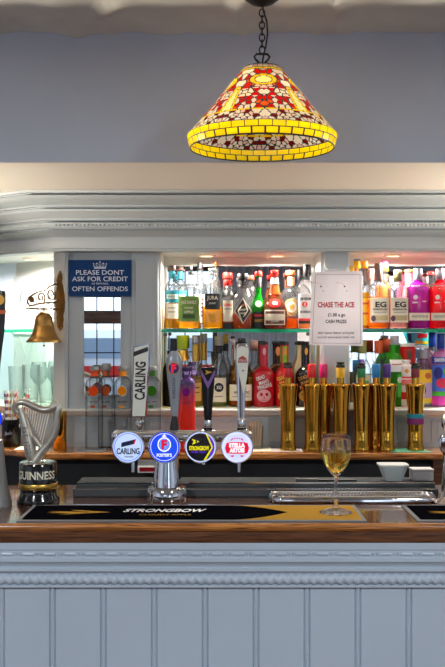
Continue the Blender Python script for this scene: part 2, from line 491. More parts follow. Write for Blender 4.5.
# ================================================================== BACK BAR
dB = 3.383-CY0                   # front edge of wooden back bar top
b = MB()
pr = [(dB, ZB-.004), (dB+.004, ZB), (3.60-CY0, ZB), (3.60-CY0, ZB-.024), (dB+.006, ZB-.024), (dB, ZB-.018)]
sweep(b, pr, WBACK, close=True)
tag(b.build('back_bar_worktop'), 'varnished wooden back bar top running beneath the bottles', 'back bar top')
bc = thing('back_bar_cupboard', 'dark recessed cupboard base under the wooden back bar top', 'back bar base', (0, 0, 0))
b = MB(); sweep(b, [(-.03, .0), (-.03, ZB-.026), (.12, ZB-.026), (.12, 0)], DARK, close=True, sl=.7); b.build('carcass', bc)
b = MB()
for px in (437,): 
    X = PX(px, 3.42); b.box(X-.016, X+.016, 3.405, 3.45, 0, ZB-.026, WEDGE2)
b.build('wooden_post', bc)

cab = thing('display_cabinet', 'off-white panelled back bar cabinet with deep cornice, lit mirrored bays and ledge', 'display cabinet', (0, 0, 0))
# lower panel + ledge
b = MB(); sweep(b, [(.10, ZB), (.10, ZL-.03), (.13, ZL-.03), (.13, ZB)], GREYP, close=True)
def lowgroove(x0, x1):
    b.box(x0, x1, 3.574, 3.5785, PZ(420, 3.58), PZ(421.2, 3.58), GREYP); b.box(x0, x1, 3.574, 3.5785, PZ(441, 3.58), PZ(442.2, 3.58), GREYP)
    b.box(x0, x0+.006, 3.574, 3.5785, PZ(441, 3.58), PZ(420, 3.58), GREYP); b.box(x1-.006, x1, 3.574, 3.5785, PZ(441, 3.58), PZ(420, 3.58), GREYP)
for x0, x1 in ((72, 128), (134, 196), (204, 262), (268, 326), (332, 392), (397, 433), (438, 500)): lowgroove(PX(x0, 3.58), PX(x1, 3.58))
b.build('lower_panel', cab)
b = MB(); sweep(b, [(.062, ZL), (.055, ZL-.004), (.055, ZL-.009), (.064, ZL-.013), (.070, ZL-.022), (.085, ZL-.026), (.10, ZL-.034), (.34, ZL-.034), (.34, ZL)], WHITE, close=True)
b.build('ledge', cab)
# cornice
yz = lambda Y, y: (Y-CY0, PZ(y, Y))
pr = [yz(3.28, 190)]
pr[0] = (pr[0][0], ZS)
pr += [yz(3.28, 192.5), yz(3.300, 193.2), yz(3.300, 194.2), yz(3.287, 195), yz(3.30, 198), yz(3.33, 201), yz(3.360, 205.2), yz(3.360, 206.5), yz(3.385, 207), yz(3.385, 208.4), yz(3.372, 209), yz(3.372, 210.5),
       yz(3.385, 214), yz(3.405, 218.6), yz(3.405, 219.8), yz(3.43, 220.2), yz(3.43, 221.8), yz(3.408, 222.6), yz(3.405, 225), yz(3.410, 227.5), yz(3.44, 228.2), yz(3.44, 229.6), yz(3.425, 230.3), yz(3.45, 234), yz(3.476, 236.5), yz(3.48, 238), yz(3.48, 248), yz(3.472, 248.8), (-.006, ZCAB-.004), (.002, ZCAB-.004), (.06, ZCAB-.004), (.06, ZCAB)]
b = MB(); sweep(b, pr, GREYP); 
# small carved beads along the astragal
zz = PZ(225, 3.404)
x = -.60
while x < 1.2:
    b.lathe([(0, -.0065), (.0035, -.004), (.0045, 0), (.0035, .004), (0, .0065)], GREYP, n=6, M=Matrix.Translation((x, 3.406, zz)) @ Matrix.Rotation(PI/2, 4, 'Y')); x += .0145
Ml = left_frame(-.074)
x = .01
while x < 1.0:
    b.lathe([(0, -.0065), (.0035, -.004), (.0045, 0), (.0035, .004), (0, .0065)], GREYP, n=6, M=Ml @ Matrix.Translation((x, 0, zz)) @ Matrix.Rotation(PI/2, 4, 'Y')); x += .0145
b.build('cornice', cab)
# inner ceiling and box behind fascia
b = MB(); sweep(b, [(.0601, ZCAB-.0035), (.34, ZCAB-.0035), (.34, ZCAB+.03), (.0601, ZCAB+.03)], WHITE, close=True); b.build('top_panel', cab)
YBK = 3.80; YP = 3.56
def xb(px): return PX(px, YP)
# pilasters: sign panel block, pilaster, middle pilaster
X68, X130, X158, X324, X347 = xb(66), xb(131), xb(158.5), xb(323), xb(348)
b = MB()
b.box(X130, X158, YP, YBK+.02, ZL, ZCAB-.003, GREYP, bev=.003)
b.box(X130+.016, X158-.016, YP-.004, YP, ZL+.05, ZCAB-.03, GREYP, bev=.003)
b.build('pilaster', cab)
b = MB(); b.box(X324, X347, YP+.005, YBK+.02, ZL, ZCAB-.003, GREYP, bev=.003); b.build('pilaster', cab)
b = MB(); 
rc = [(X324+.004, ZCAB), (X324+.004, PZ(267, YP)), (X324+.012, PZ(270, YP)), (X347-.012, PZ(270, YP)), (X347-.004, PZ(267, YP)), (X347-.004, ZCAB)]
b.prism(rc, YP-.03, YP+.006, GREYP); b.build('corbel', cab)
b = MB(); b.box(1.2, 1.3, YP, YBK+.02, ZL, ZCAB-.003, GREYP); b.build('pilaster', cab)
# panel with narrow mirror behind the blue sign
b = MB(); mx0, mx1, mz0, mz1 = PX(84, 3.58), PX(121, 3.58), PZ(396, 3.58), PZ(268, 3.58)
xl, xr = run(.09)[1].x, X130
for (a0, a1, c0, c1) in ((xl, mx0, ZL, ZCAB-.003), (mx1, xr, ZL, ZCAB-.003), (mx0, mx1, ZL, mz0), (mx0, mx1, mz1, ZCAB-.003)): b.box(a0, a1, 3.57, 3.62, c0, c1, GREYP)
for (a0, a1, c0, c1) in ((mx0-.006, mx0, mz0-.006, mz1+.006), (mx1, mx1+.006, mz0-.006, mz1+.006), (mx0, mx1, mz0-.006, mz0), (mx0, mx1, mz1, mz1+.006)): b.box(a0, a1, 3.566, 3.57, c0, c1, GREYP)
c = run(.08)[1]; b.box(c.x, c.x+.012, 3.557, 3.571, ZL, ZCAB-.003, GREYP); b.build('mirror_panel', cab)
b = MB(); mc = (mx0+mx1)/2; MM = Matrix.Translation((mc, 3.590, 0)) @ Matrix.Rotation(math.radians(4), 4, 'Z')
b.box(mx0-mc-.004, mx1-mc+.004, -.002, .002, mz0, mz1, MIRROR, M=MM); tag(b.build('mirror', cab), 'narrow mirror pane reflecting a bright window', None)
# bay mirrors and side panels
for (x0, x1) in ((X158, X324), (X347, 1.2)):
    b = MB(); b.box(x0, x1, YBK, YBK+.02, ZL, ZCAB-.003, WHITE)
    b.box(x0, x1, YBK-.006, YBK, PZ(266, YBK), ZCAB-.003, WHITE)
    b.box(x0, x0+.008, YP+.012, YBK, ZL, ZCAB-.003, WHITE); b.box(x1-.008, x1, YP+.012, YBK, ZL, ZCAB-.003, WHITE)
    b.box(x0, x1, YBK-.01, YBK, ZL, ZL+.006, WHITE)
    b.build('bay_lining', cab)
    b = MB(); b.box(x0+.012, x1-.012, YBK-.005, YBK-.001, ZL+.006, PZ(266.5, YBK), MIRROR); b.build('mirror', cab)
# splayed left bay
Ml = left_frame(.08)
b = MB(); b.box(0, .062, 0, .012, ZL, ZCAB-.003, WHITE, M=Ml); b.build('pilaster', cab); b = MB(); b.box(.85, .95, 0, .25, ZL, ZCAB-.003, WHITE, M=Ml); b.build('pilaster', cab)
b = MB(); b.box(.050, .062, .012, .25, ZL, ZCAB-.003, WHITE, M=Ml); b.box(.05, .95, .25, .27, ZL, ZCAB-.003, WHITE, M=Ml)
PALE = paint('pale_reflection_back', (236, 240, 240), .15)  # pale panel stands in for a mirror's bright reflection
b.box(.07, .85, .244, .25, ZL+.01, ZCAB-.06, PALE, M=Ml)
b.box(.20, .206, .236, .244, ZL+.01, ZCAB-.04, BRASS, M=Ml)
for k in range(9):
    for sgn in (1, -1):
        x0 = .08+.09*k; b.tube([Ml @ Vector((x0, .243, 1.30)), Ml @ Vector((x0+sgn*.09, .243, 1.55))], .0012, paint('reflected_lead_line', (200, 206, 208), .5), n=4)  # modelled lattice imitates leaded windows reflected in the bay back
b.build('bay_lining', cab)

# glass shelves (loose)
SHG = thin_glass('shelf_glass_face', (226, 246, 238), edge=.6, gloss=.1)
SHE = thin_glass('shelf_glass_edge', (60, 190, 150), edge=.8, gloss=.1, haze=.65, hue=(64, 178, 148))
def glass_shelf(x0, x1, y0, y1, label, M=None):
    t = thing('glass_shelf', label, 'glass shelf', (0, 0, 0), 'glass shelves in the back bar bays')
    b = MB()
    V = [(x0, y0, ZG-.0125), (x1, y0, ZG-.0125), (x1, y1, ZG-.0125), (x0, y1, ZG-.0125), (x0, y0, ZG), (x1, y0, ZG), (x1, y1, ZG), (x0, y1, ZG)]
    b.add(V, [(0, 1, 2, 3), (4, 5, 6, 7)], SHG, M=M); b.add(V, [(0, 1, 5, 4), (1, 2, 6, 5), (2, 3, 7, 6), (3, 0, 4, 7)], SHE, M=M)
    b.build('glass_sheet', t)
    for xx in (x0+.012, x1-.012):
        c = MB(); c.box(xx-.007, xx+.007, y0+.02, y0+.05, ZG-.026, ZG-.0126, STEEL, M=M, bev=.003); c.build('shelf_clip', t)
glass_shelf(X158+.009, X324-.009, YP+.045, YBK-.008, 'green-edged glass shelf with whiskies, left of the paper notice')
glass_shelf(X347+.009, 1.19, YP+.045, YBK-.008, 'green-edged glass shelf with coloured gins, right of the paper notice')
glass_shelf(.064, .845, .02, .235, 'green-edged glass shelf behind the brass bell', M=Ml)

# downlights
def downlight(x, y, label, power=8):
    t = thing('downlight', label, 'downlight', (x, y, ZCAB-.0035), 'recessed downlights in the cabinet ceiling')
    b = MB(); b.lathe([(.022, 0), (.034, 0), (.034, -.003), (.030, -.006), (.023, -.006), (.021, -.002)], paint('warm_white_ring', (250, 232, 205), .3), n=24); b.build('trim_ring', t)
    b = MB(); b.lathe([(0, -.0025), (.0215, -.0025)], emitter('downlight_lens', (255, 226, 190), 14), n=20); b.build('lens', t)
    L = bpy.data.lights.new('downlight_lamp', 'AREA'); L.shape = 'DISK'; L.size = .05; L.energy = power; L.color = (1, .93, .84); L.spread = math.radians(170)
    o = bpy.data.objects.new('downlight_lamp', L); COL.objects.link(o); o.parent = t; o.location = (0, 0, -.012)
downlight(PX(207, 3.66), 3.66, 'glowing recessed downlight above the green-label bottle')
downlight(PX(277, 3.66), 3.66, 'glowing recessed downlight above the red-capped orange liqueur')
downlight(PX(393, 3.66), 3.66, 'glowing recessed downlight above the EG labelled gins')
downlight(PX(462, 3.66), 3.66, 'glowing recessed downlight above the red gins, at the edge of the photo')
p = Ml @ Vector((.135, .10, 0)); downlight(p.x, p.y, 'recessed downlight in the splayed bay, next to the bell bracket', 8)
p = Ml @ Vector((.30, .10, 0)); downlight(p.x, p.y, 'recessed downlight at the outer end of the splayed bay', 8)

# ================================================================== SIGNS
NAVY = paint('navy_sign', (20, 60, 114), .6, spec=.15)
SW = paint('sign_white', (225, 232, 240), .4)
y = 3.548; sx0, sx1, sz0, sz1 = PX(69, y), PX(131, y), PZ(296, y), PZ(260, y)
t = thing('wall_sign', 'navy blue sign PLEASE DONT ASK FOR CREDIT with white crown above narrow mirror', 'sign', ((sx0+sx1)/2, y, sz0))
hw, hh = (sx1-sx0)/2, sz1-sz0
b = MB(); b.box(-hw, hw, 0, .006, 0, hh, NAVY); b.build('sign_board', t)
b = MB(); f = flat(-.0006)
b.text('PLEASE DONT', 0, hh*.655, hh*.125, SW, f, width=hw*1.55, bold=.012)
b.text('ASK FOR CREDIT', 0, hh*.475, hh*.125, SW, f, width=hw*1.80, bold=.012)
b.text('AS REFUSAL', 0, hh*.345, hh*.05, SW, f, width=hw*.55)
b.text('OFTEN OFFENDS', 0, hh*.20, hh*.125, SW, f, width=hw*1.80, bold=.012)
cw = hw*.19; cz0 = hh*.76
b.strip(-cw, cw, cz0, cz0+hh*.03, SW, f, n=1)
b.strip(-cw, cw, cz0+hh*.04, cz0+hh*.055, SW, f, n=1)
for k in range(-2, 3):
    xk = cw*.5*k; top = cz0+hh*(.17 if k == 0 else .14)
    b.disc(xk*1.1, top, hh*.016, hh*.016, SW, f, n=8)
    b.sheet([(xk-hh*.008, cz0+hh*.05), (xk+hh*.008, cz0+hh*.05), (xk*1.1+hh*.004, top), (xk*1.1-hh*.004, top)], SW, f)
for sgn in (1, -1):
    P = [(sgn*cw*(1-.12*i)*math.cos(0)+0, cz0+hh*(.05+.10*math.sin(i*PI/8))) for i in range(9)]
    for i in range(8): b.sheet([P[i], P[i+1], (P[i+1][0], P[i+1][1]+hh*.012), (P[i][0], P[i][1]+hh*.012)], SW, f)
b.sheet([(-hh*.006, cz0+hh*.17), (hh*.006, cz0+hh*.17), (hh*.006, cz0+hh*.22), (-hh*.006, cz0+hh*.22)], SW, f)
b.sheet([(-hh*.02, cz0+hh*.195), (hh*.02, cz0+hh*.195), (hh*.02, cz0+hh*.205), (-hh*.02, cz0+hh*.205)], SW, f)
b.build('lettering', t)

y = 3.515
t = thing('paper_notice', 'laminated white CHASE THE ACE notice taped over the middle pilaster', 'notice', (PX(336, y), y, PZ(345, y)))
PAP = paint('laminated_paper', (226, 222, 224), .3, trans=.45, coat=.3); RED = paint('print_red', (205, 26, 34), .5); INK = paint('print_black', (24, 22, 24), .5)
s_ = y/F
b = MB(); pw0, pw1, ph = 26*s_, 25.5*s_, 73*s_
outl = [(-27*s_, 0), (27*s_, -1*s_), (26.5*s_, 73*s_), (25*s_, 74*s_), (-22*s_, 73.5*s_), (-23.5*s_, 72*s_)]
b.prism(outl, -.0005, .0008, PAP); b.build('laminated_sheet', t)
b = MB(); f = flat(-.0012)
LG = paint('laminate_grey_line', (150, 150, 156), .4)
for (p0, p1) in (((-24*s_, 2*s_), (-20.5*s_, 70.5*s_)), ((24.5*s_, 1.5*s_), (24*s_, 70.5*s_)), ((-24*s_, 2*s_), (24.5*s_, 1.5*s_)), ((-20.5*s_, 70.5*s_), (24*s_, 70.5*s_))):
    d = Vector((p1[0]-p0[0], p1[1]-p0[1])).normalized(); q = Vector((-d.y, d.x))*.0009
    b.sheet([(p0[0]-q.x, p0[1]-q.y), (p1[0]-q.x, p1[1]-q.y), (p1[0]+q.x, p1[1]+q.y), (p0[0]+q.x, p0[1]+q.y)], LG, f)
b.text('CHASE THE ACE', 0, 40.3*s_, 5*s_, RED, f, width=36.5*s_, bold=.035)
b.text('£1.00 a go', .5*s_, 30.2*s_, 3.2*s_, INK, f, width=17.5*s_, bold=.03)
b.text('CASH PRIZES', 0, 23.6*s_, 3.2*s_, INK, f, width=21*s_, bold=.03)
b.text('FIRST DRAW FRIDAY 16TH JUNE', 0, 12*s_, 1.9*s_, INK, f, width=36*s_, bold=.02)
b.text('IF ACE NOT DRAWN MONEY CARRIES OVER', 0, 7.6*s_, 1.7*s_, INK, f, width=37*s_, bold=.02)
for cx_ in (-15*s_, 8.5*s_):
    b.disc(cx_, 58.5*s_, .9*s_, .9*s_, INK, f, n=8); b.disc(cx_+2.2*s_, 54*s_, .7*s_, .8*s_, LG, f, n=8)
    for k in range(5):
        a_ = .4+k*.28; b.disc(cx_-3.5*s_+5.5*s_*math.cos(PI-a_*1.5+.2)*1.0, 57*s_+5.5*s_*math.sin(a_*1.2+.6), .35*s_, .5*s_, RED, f, n=6)
b.build('printing', t)

# turquoise flyer on the right mirror
y = 3.792; t = thing('flyer', 'turquoise flyer with yellow and red print stuck on the right mirror', 'flyer', (PX(417, y), y, PZ(345.5, y)))
s_ = y/F; TQ = paint('turquoise_print', (70, 205, 224), .4); YEL = paint('print_yellow', (250, 205, 30), .45)
b = MB(); b.prism([(-9*s_, .5*s_), (12*s_, 0), (13*s_, 13*s_), (-14*s_, 13*s_)], 0, .001, TQ)
f = flat(-.0005)
b.sheet([(-2*s_, 1.5*s_), (11*s_, 1.5*s_), (11*s_, 4*s_), (-2*s_, 5*s_)], YEL, f); b.sheet([(0, 7*s_), (10*s_, 8*s_), (11*s_, 12*s_), (1*s_, 12*s_)], RED, f)
b.sheet([(-9*s_, 5*s_), (-5*s_, 3*s_), (-6*s_, 12*s_), (-10*s_, 12*s_)], NAVY, f)
b.build('printed_sheet', t)

# ================================================================== BRASS BELL on scroll bracket
base = Ml @ Vector((.022, 0, 0)); aim = Vector((-NL.x, -NL.y, 0))
t = thing('brass_bell', 'polished brass bell hanging from a scrolled brass wall bracket', 'bell', (base.x, base.y, PZ(300, 3.56)), rz=0)
MBk = Matrix(((aim.x, U.x, 0, 0), (aim.y, U.y, 0, 0), (0, 0, 1, 0), (0, 0, 0, 1)))    # local x = outwards from wall
s_ = 3.5/F
b = MB()
def pl(pts, y0, y1, m): b.prism(pts, y0, y1, m)
zz = lambda py: (300-py)*s_
plate = [(0, 270), (1.6, 274), (2, 278), (1.2, 281), (2.6, 285), (3.6, 291), (5, 297), (5.2, 303), (4, 311), (2.5, 316), (3.4, 320), (2.2, 324), (2.8, 327), (0, 331)]
full = [(x*1.3*s_, zz(y)) for x, y in plate] + [(-x*1.3*s_, zz(y)) for x, y in plate[::-1][1:-1]]
Mp = Matrix(((U.x, aim.x, 0, 0), (U.y, aim.y, 0, 0), (0, 0, 1, 0), (0, 0, 0, 1)))
b.prism(full, .0005, .007, BRASS, M=Mp)
small = [(x*.6, z*.9) for x, z in full]; b.prism(small, .007, .014, BRASS, M=Mp)
b.build('wall_plate', t)
DBRASS = paint('dark_brass', (124, 86, 38), .45, metal=.5)
b = MB(); LA = .165
def sp(cx, cz, r0, turns, a0, dirn=1, n=26, r1=.25):
    return [(cx+r0*(1-(1-r1)*i/n)*math.cos(a0+dirn*2*PI*turns*i/n), 0, cz+r0*(1-(1-r1)*i/n)*math.sin(a0+dirn*2*PI*turns*i/n)) for i in range(n+1)]
b.tube([(.0, 0, zz(299)), (.04, 0, zz(303)), (.09, 0, zz(303.5)), (.125, 0, zz(305)), (LA-.01, 0, zz(307)), (LA, 0, zz(303)), (LA-.006, 0, zz(298.5)), (LA-.02, 0, zz(300)), (LA-.016, 0, zz(303.5))], .0040, DBRASS, n=6, M=MBk)
b.tube([(0.0, 0, zz(285)), (.03, 0, zz(284)), (.06, 0, zz(287)), (.085, 0, zz(291.5)), (.11, 0, zz(292)), (.135, 0, zz(295)), (LA-.006, 0, zz(299))], .0036, DBRASS, n=6, M=MBk)
b.tube(sp(.05, zz(294), .024, 1.3, PI*.9), .0034, DBRASS, n=6, M=MBk)
b.tube(sp(.098, zz(298), .020, 1.4, PI*1.3, -1), .0034, DBRASS, n=6, M=MBk)
b.tube(sp(.146, zz(301), .012, 1.3, 0), .0034, DBRASS, n=6, M=MBk)
b.tube([(.012, 0, zz(285)), (.020, 0, zz(280)), (.014, 0, zz(277.5)), (.009, 0, zz(280))], .0034, DBRASS, n=6, M=MBk)
b.tube([(-.0, 0, zz(309.5)), (LA+.004, 0, zz(309.5))], .0036, DBRASS, n=6, M=MBk)
b.tube([(.085, 0, zz(309.5)), (.085, 0, zz(303.5))], .0028, DBRASS, n=6, M=MBk)
b.build('scroll_bracket', t)
bl = (.085, 0, 0)
b = MB(); R = .064
prof = [(0, 312), (.010/s_*1, 312), (.0185/s_, 313.5), (.030/s_, 317), (.034/s_, 322), (.037/s_, 328), (.042/s_, 333), (.047/s_, 335), (.048/s_, 336.5), (.055/s_, 338.5), (.064/s_, 341.5), (.064/s_, 343)]
p2 = [(r*s_, zz(y)) for r, y in prof] + [(.058, zz(342.5)), (.045, zz(336)), (.032, zz(322)), (.0, zz(315))]
b.lathe(p2, BRASS, n=36, M=MBk @ Matrix.Translation(bl)); bo = b.build('bell_body', t)
b = MB(); b.tube([(.085, 0, zz(309.5)), (.085, 0, zz(312.5))], .005, BRASS, M=MBk); b.tube([(.080, 0, zz(311)), (.108, 0, zz(314))], .0022, BRASS, M=MBk); b.build('hanger', t)
b = MB(); b.tube([(.085, 0, zz(318)), (.085, 0, zz(345.5))], .0014, BRASS, M=MBk)
b.lathe([(0, -.004), (.004, -.002), (.005, .001), (.003, .004), (0, .005)], BRASS, n=12, M=MBk @ Matrix.Translation((.085, 0, zz(346.5)))); b.build('clapper', t)

# ================================================================== PENDANT LAMP
YLp = 2.44; s_ = YLp/F; LX = PX(262, YLp); RIMZ = PZ(148.5, YLp)
t = thing('pendant_lamp', 'cone-shaped stained glass pendant lamp with yellow brick border and red mosaic', 'pendant lamp', (LX, YLp, RIMZ))
def zl(py): return PZ(py, YLp)-RIMZ
cols = {'lead': paint('lead_came', (22, 22, 26), .4, metal=.3), 'yellow': stained('glass_yellow', (250, 214, 10)), 'pale': stained('glass_pale_yellow', (240, 238, 150)),
        'red': stained('glass_red', (205, 18, 12)), 'orange': stained('glass_orange', (235, 96, 20)), 'pink': stained('glass_pink', (240, 196, 178)), 'white': stained('glass_white', (238, 226, 205)),
        'dred': stained('glass_dark_red', (120, 16, 20)), 'amber': stained('glass_amber', (224, 150, 84))}
R0, R1, RB, RT = .1915, .190, .184, .047     # max radius, upper yellow edge, rim radius, top radius
zrim, zmid, zup, ztop = 0, .016, .032, zl(71)+.008
# meridian: from rim bottom to top
mer = []
NZ1, NZ2 = 26, 84
for i in range(NZ1): 
    u = i/NZ1; mer.append((RB+(R0-RB)*math.sin(u*PI/2), zup*u))
for i in range(NZ2+1):
    u = i/NZ2; mer.append((R0+(RT-R0)*u**.96, zup+(ztop-zup)*u))
NT = 540
rng = np.random.RandomState(3)
# voronoi seeds on the unrolled cone (per 60 degree sector, mirrored)
REP = 5; SEC = 2*PI/REP
slen = math.hypot(R0-RT, ztop-zup)
def seeds(n, s0, s1, asp):
    P = []
    tries = 0
    while len(P) < n and tries < 20000:
        tries += 1
        th = rng.rand()*SEC/2; s = s0+(s1-s0)*rng.rand()
        r = R0+(RT-R0)*s
        if rng.rand() > r/R0: continue
        ok = all(((th-a)*r)**2+((s-c)*slen)**2 > asp**2 for a, c in P)
        if ok: P.append((th, s))
    out = []
    for a, c in P: out += [(a, c), (-a, c), (SEC-a, c)]
    return np.array(out)
S1 = seeds(46, .22, .96, .0105); cid1 = rng.randint(0, 100, len(S1)//3)
S2 = seeds(26, .0, .17, .0085); cid2 = rng.randint(0, 100, len(S2)//3)
def vor(S, th, s, r):
    d = np.hypot((S[:, 0]-th)*r, (S[:, 1]-s)*slen); o = np.argsort(d)[:5]
    j = next((q for q in o[1:] if q//3 != o[0]//3), o[1])
    return o[0]//3, (d[j]-d[o[0]])/2
LEADW = .00135
def cell(th, s, r):
    """material for a point of the cone: th in sector coordinates centred on a motif, s = 0 bottom .. 1 top"""
    a = th*r; v = s*slen
    if s < .012 or s > .985: return 'lead'
    # yellow line
    if .175 < s < .205:
        if abs(((th/SEC*6) % 1)-.5) > .47: return 'lead'
        return 'yellow' if .181 < s < .199 else 'lead'
    if s > .93:
        if s < .94: return 'lead'
        return 'lead' if abs(((th/SEC*5) % 1)-.5) > .45 else ('pink' if int(th/SEC*5+50) % 2 else 'white')
    if .895 < s < .93: return 'yellow' if (.90 < s < .925 and abs(((th/SEC*4) % 1)-.5) < .46) else 'lead'
    # oval motif at sector centre, high up
    dx, dv = a/.034, (v-.70*slen)/.0225
    q = math.hypot(dx, dv)
    if q < .60: return 'pale'
    if q < .68: return 'lead'
    if q < .98: return 'lead' if abs(((math.atan2(dv, dx)/(2*PI)*10) % 1)-.5) > .46 else 'yellow'
    if q < 1.07: return 'lead'
    # tall gem between sectors, low on the cone
    th2 = abs(abs(th)-SEC/2); a2 = th2*r; lo, hi = .215*slen, .60*slen
    if lo-.002 < v < hi+.004:
        k = (v-lo)/(hi-lo); wdt = .019*(1-.62*k)
        if a2 < wdt-.0062 and k < .86: return 'pale'
        if a2 < wdt-.0050 and k < .89: return 'lead'
        if a2 < wdt and k < 1.0: return 'yellow'
        if a2 < wdt+.0012 and k < 1.03: return 'lead'
    if s < .175:
        i, d = vor(S2, th, s, r)
        if d < LEADW*.85: return 'lead'
        c = cid2[i]
        return 'pink' if c < 30 else 'amber' if c < 38 else 'dred' if c < 56 else 'white'
    i, d = vor(S1, th, s, r)
    if d < LEADW: return 'lead'
    c = cid1[i]; band = .24 < s < .42
    if band: return 'red' if c < 48 else 'orange' if c < 58 else 'white' if c < 85 else 'pink'
    if .42 <= s < .55: return 'white' if c < 60 else 'red' if c < 85 else 'orange'
    return 'red' if c < 36 else 'orange' if c < 48 else 'dred' if c < 54 else 'pink' if c < 76 else 'white'
b = MB(); order = list(cols); 
for k in order: b._m(cols[k])
vs = []
for r, z in mer:
    for k in range(NT): vs.append((r*math.sin(2*PI*k/NT), -r*math.cos(2*PI*k/NT), z))
b.v = vs
half = NT//REP
cache = {}
for i in range(len(mer)-1):
    r = (mer[i][0]+mer[i+1][0])/2
    for k in range(NT):
        if i < NZ1:
            row = 0 if i < NZ1/2 else 1; off = .5*row
            u = (i % (NZ1//2))/(NZ1//2); nb = 36; w = ((k+.5)/NT*nb+off) % 1
            c = 'lead' if (u < .12 or u > .93 or w < .05 or w > .95) else 'yellow'
        else:
            kk = k % half
            key = (i, min(kk, half-1-kk))
            if key not in cache:
                th = (min(kk, half-1-kk)+.5)/NT*2*PI
                cache[key] = cell(th, (i-NZ1+.5)/NZ2, r)
            c = cache[key]
        a0 = i*NT+k; a1 = i*NT+(k+1) % NT
        b.f.append([a0, a1, a1+NT, a0+NT]); b.mi.append(order.index(c)); b.sm.append(True)
b.build('lamp_shade', t)
b = MB(); nr = 72
b.tube([(RB*math.sin(2*PI*k/nr), -RB*math.cos(2*PI*k/nr), 0) for k in range(nr)], .0016, cols['lead'], n=6, closed=True, up=(0, 0, 1))
b.build('shade_rim', t)
b = MB()
b.lathe([(0, zl(66)), (.010, zl(66)), (.016, zl(67)), (.034, zl(69)), (.045, zl(70.5)), (.049, zl(73)), (.046, zl(73.5)), (.03, zl(71)), (0, zl(69.5))], IRON, n=28)
b.build('shade_cap', t)
b = MB()
b.tube([(0, 0, zl(66)), (.006, 0, zl(63.5)), (.015, 0, zl(60)), (.020, 0, zl(57)), (.014, 0, zl(54.2)), (0, 0, zl(54)), (-.014, 0, zl(54.2)), (-.020, 0, zl(57)), (-.015, 0, zl(60)), (-.006, 0, zl(63.5))], .003, IRON, n=8, closed=True)
b.build('hanging_loop', t)
b = MB(); zt_, zb_ = zl(10), zl(53); nl = 7
for i in range(nl):
    zc = zt_+(zb_-zt_)*(i+.5)/nl; hl = (zt_-zb_)/nl*.66; w = .0068
    pts = []
    for k in range(14):
        g = 2*PI*k/14; x_, z_ = w*math.cos(g), hl*math.sin(g)
        pts.append((x_, 0, zc+z_) if i % 2 == 0 else (0, x_, zc+z_))
    b.tube(pts, .0018, IRON, n=6, closed=True, up=(0, 1, 0) if i % 2 == 0 else (1, 0, 0))
b.build('chain', t)
b = MB(); b.tube([(.0, -.004, zl(4)), (.003, -.006, zl(12)), (.012, -.006, zl(22)), (.014, -.005, zl(34)), (.010, -.004, zl(46)), (.004, -.003, zl(56)), (0, 0, zl(65))], .0024, BLACKM, n=8); b.build('cord', t)
b = MB(); b.lathe([(0, zl(7)), (.006, zl(6.5)), (.012, zl(5.5)), (.03, zl(3)), (.05, zl(-3)), (.055, zl(-8)), (.055, ZCEIL-RIMZ), (0, ZCEIL-RIMZ)], IRON, n=28)
b.build('ceiling_rose', t)
b = MB(); b.lathe([(0, .058), (.012, .060), (.024, .071), (.028, .085), (.024, .099), (.014, .113), (.013, .123), (0, .123)], emitter('lamp_bulb', (255, 236, 205), 12), n=20); b.build('bulb', t)
L = bpy.data.lights.new('pendant_lamp_light', 'POINT'); L.energy = 42; L.color = (1, .93, .80); L.shadow_soft_size = .028
o = bpy.data.objects.new('pendant_lamp_light', L); COL.objects.link(o); o.parent = t; o.location = (0, 0, .085)

for (x, lb) in ((-1.5, 'added brass fill lamp for the soffit, beyond the left edge of the photo'), (1.5, 'added brass fill lamp for the soffit, beyond the right edge of the photo')):  # unseen lamps, added to brighten the soffit and cornice
    sg = 1 if x < 0 else -1
    tt = thing('soffit_fill', lb, 'soffit_fill', (x, 2.95, 1.66), 'added brass fill lamps at the ends of the bar')
    b = MB(); b.lathe([(0, 0), (.03, .004), (.07, .03), (.10, .07), (.105, .09), (.099, .09), (.094, .07), (.065, .035), (0, .012)], BRASS, n=28); b.build('bowl', tt)
    b = MB(); b.tube([(0, 0, .01), (-sg*.2, 0, -.05), (-sg*1.12, 0, -.05)], .012, BRASS); b.build('arm', tt)
    b = MB(); b.lathe([(0, .03), (.02, .035), (.026, .055), (.02, .075), (0, .08)], emitter('soffit_fill_bulb', (255, 226, 190), 12), n=20); b.build('bulb', tt)
    L = bpy.data.lights.new('soffit_fill_lamp', 'SPOT'); L.energy = 90; L.color = (1, .90, .76); L.shadow_soft_size = .03; L.spot_size = math.radians(100); L.spot_blend = .7
    o = bpy.data.objects.new('soffit_fill_lamp', L); COL.objects.link(o); o.parent = tt; o.location = (0, 0, .092); o.rotation_euler = (0, PI-sg*math.radians(48) if False else math.radians(180)-sg*math.radians(50)*-1 if False else 0, 0)
    o.rotation_euler = Vector((sg*1.1, 0, .9)).to_track_quat('-Z', 'Y').to_euler()
# unseen fill lamps added on the ceiling behind the viewer to light the room
for (x, y, lb) in ((-1.2, .2, 'added round ceiling fill lamp on the left, behind the viewer'), (1.3, .2, 'added round ceiling fill lamp on the right, behind the viewer')):
    tt = thing('ceiling_fill', lb, 'added fill lamp', (x, y, ZCEIL-.002), 'added fill lamps on the pub ceiling')
    b = MB(); b.lathe([(.16, 0), (.165, -.02), (.15, -.02)], GREYP, n=28); b.build('frame', tt)
    b = MB(); b.lathe([(.15, -.018), (.13, -.04), (.08, -.055), (0, -.06)], emitter('ceiling_fill_diffuser', (255, 240, 220), 5), n=28); b.build('diffuser', tt)
    L = bpy.data.lights.new('ceiling_fill_light', 'AREA'); L.shape = 'DISK'; L.size = .26; L.energy = 47; L.color = (.88, .94, 1)
    o = bpy.data.objects.new('ceiling_fill_light', L); COL.objects.link(o); o.parent = tt; o.location = (0, 0, -.07)

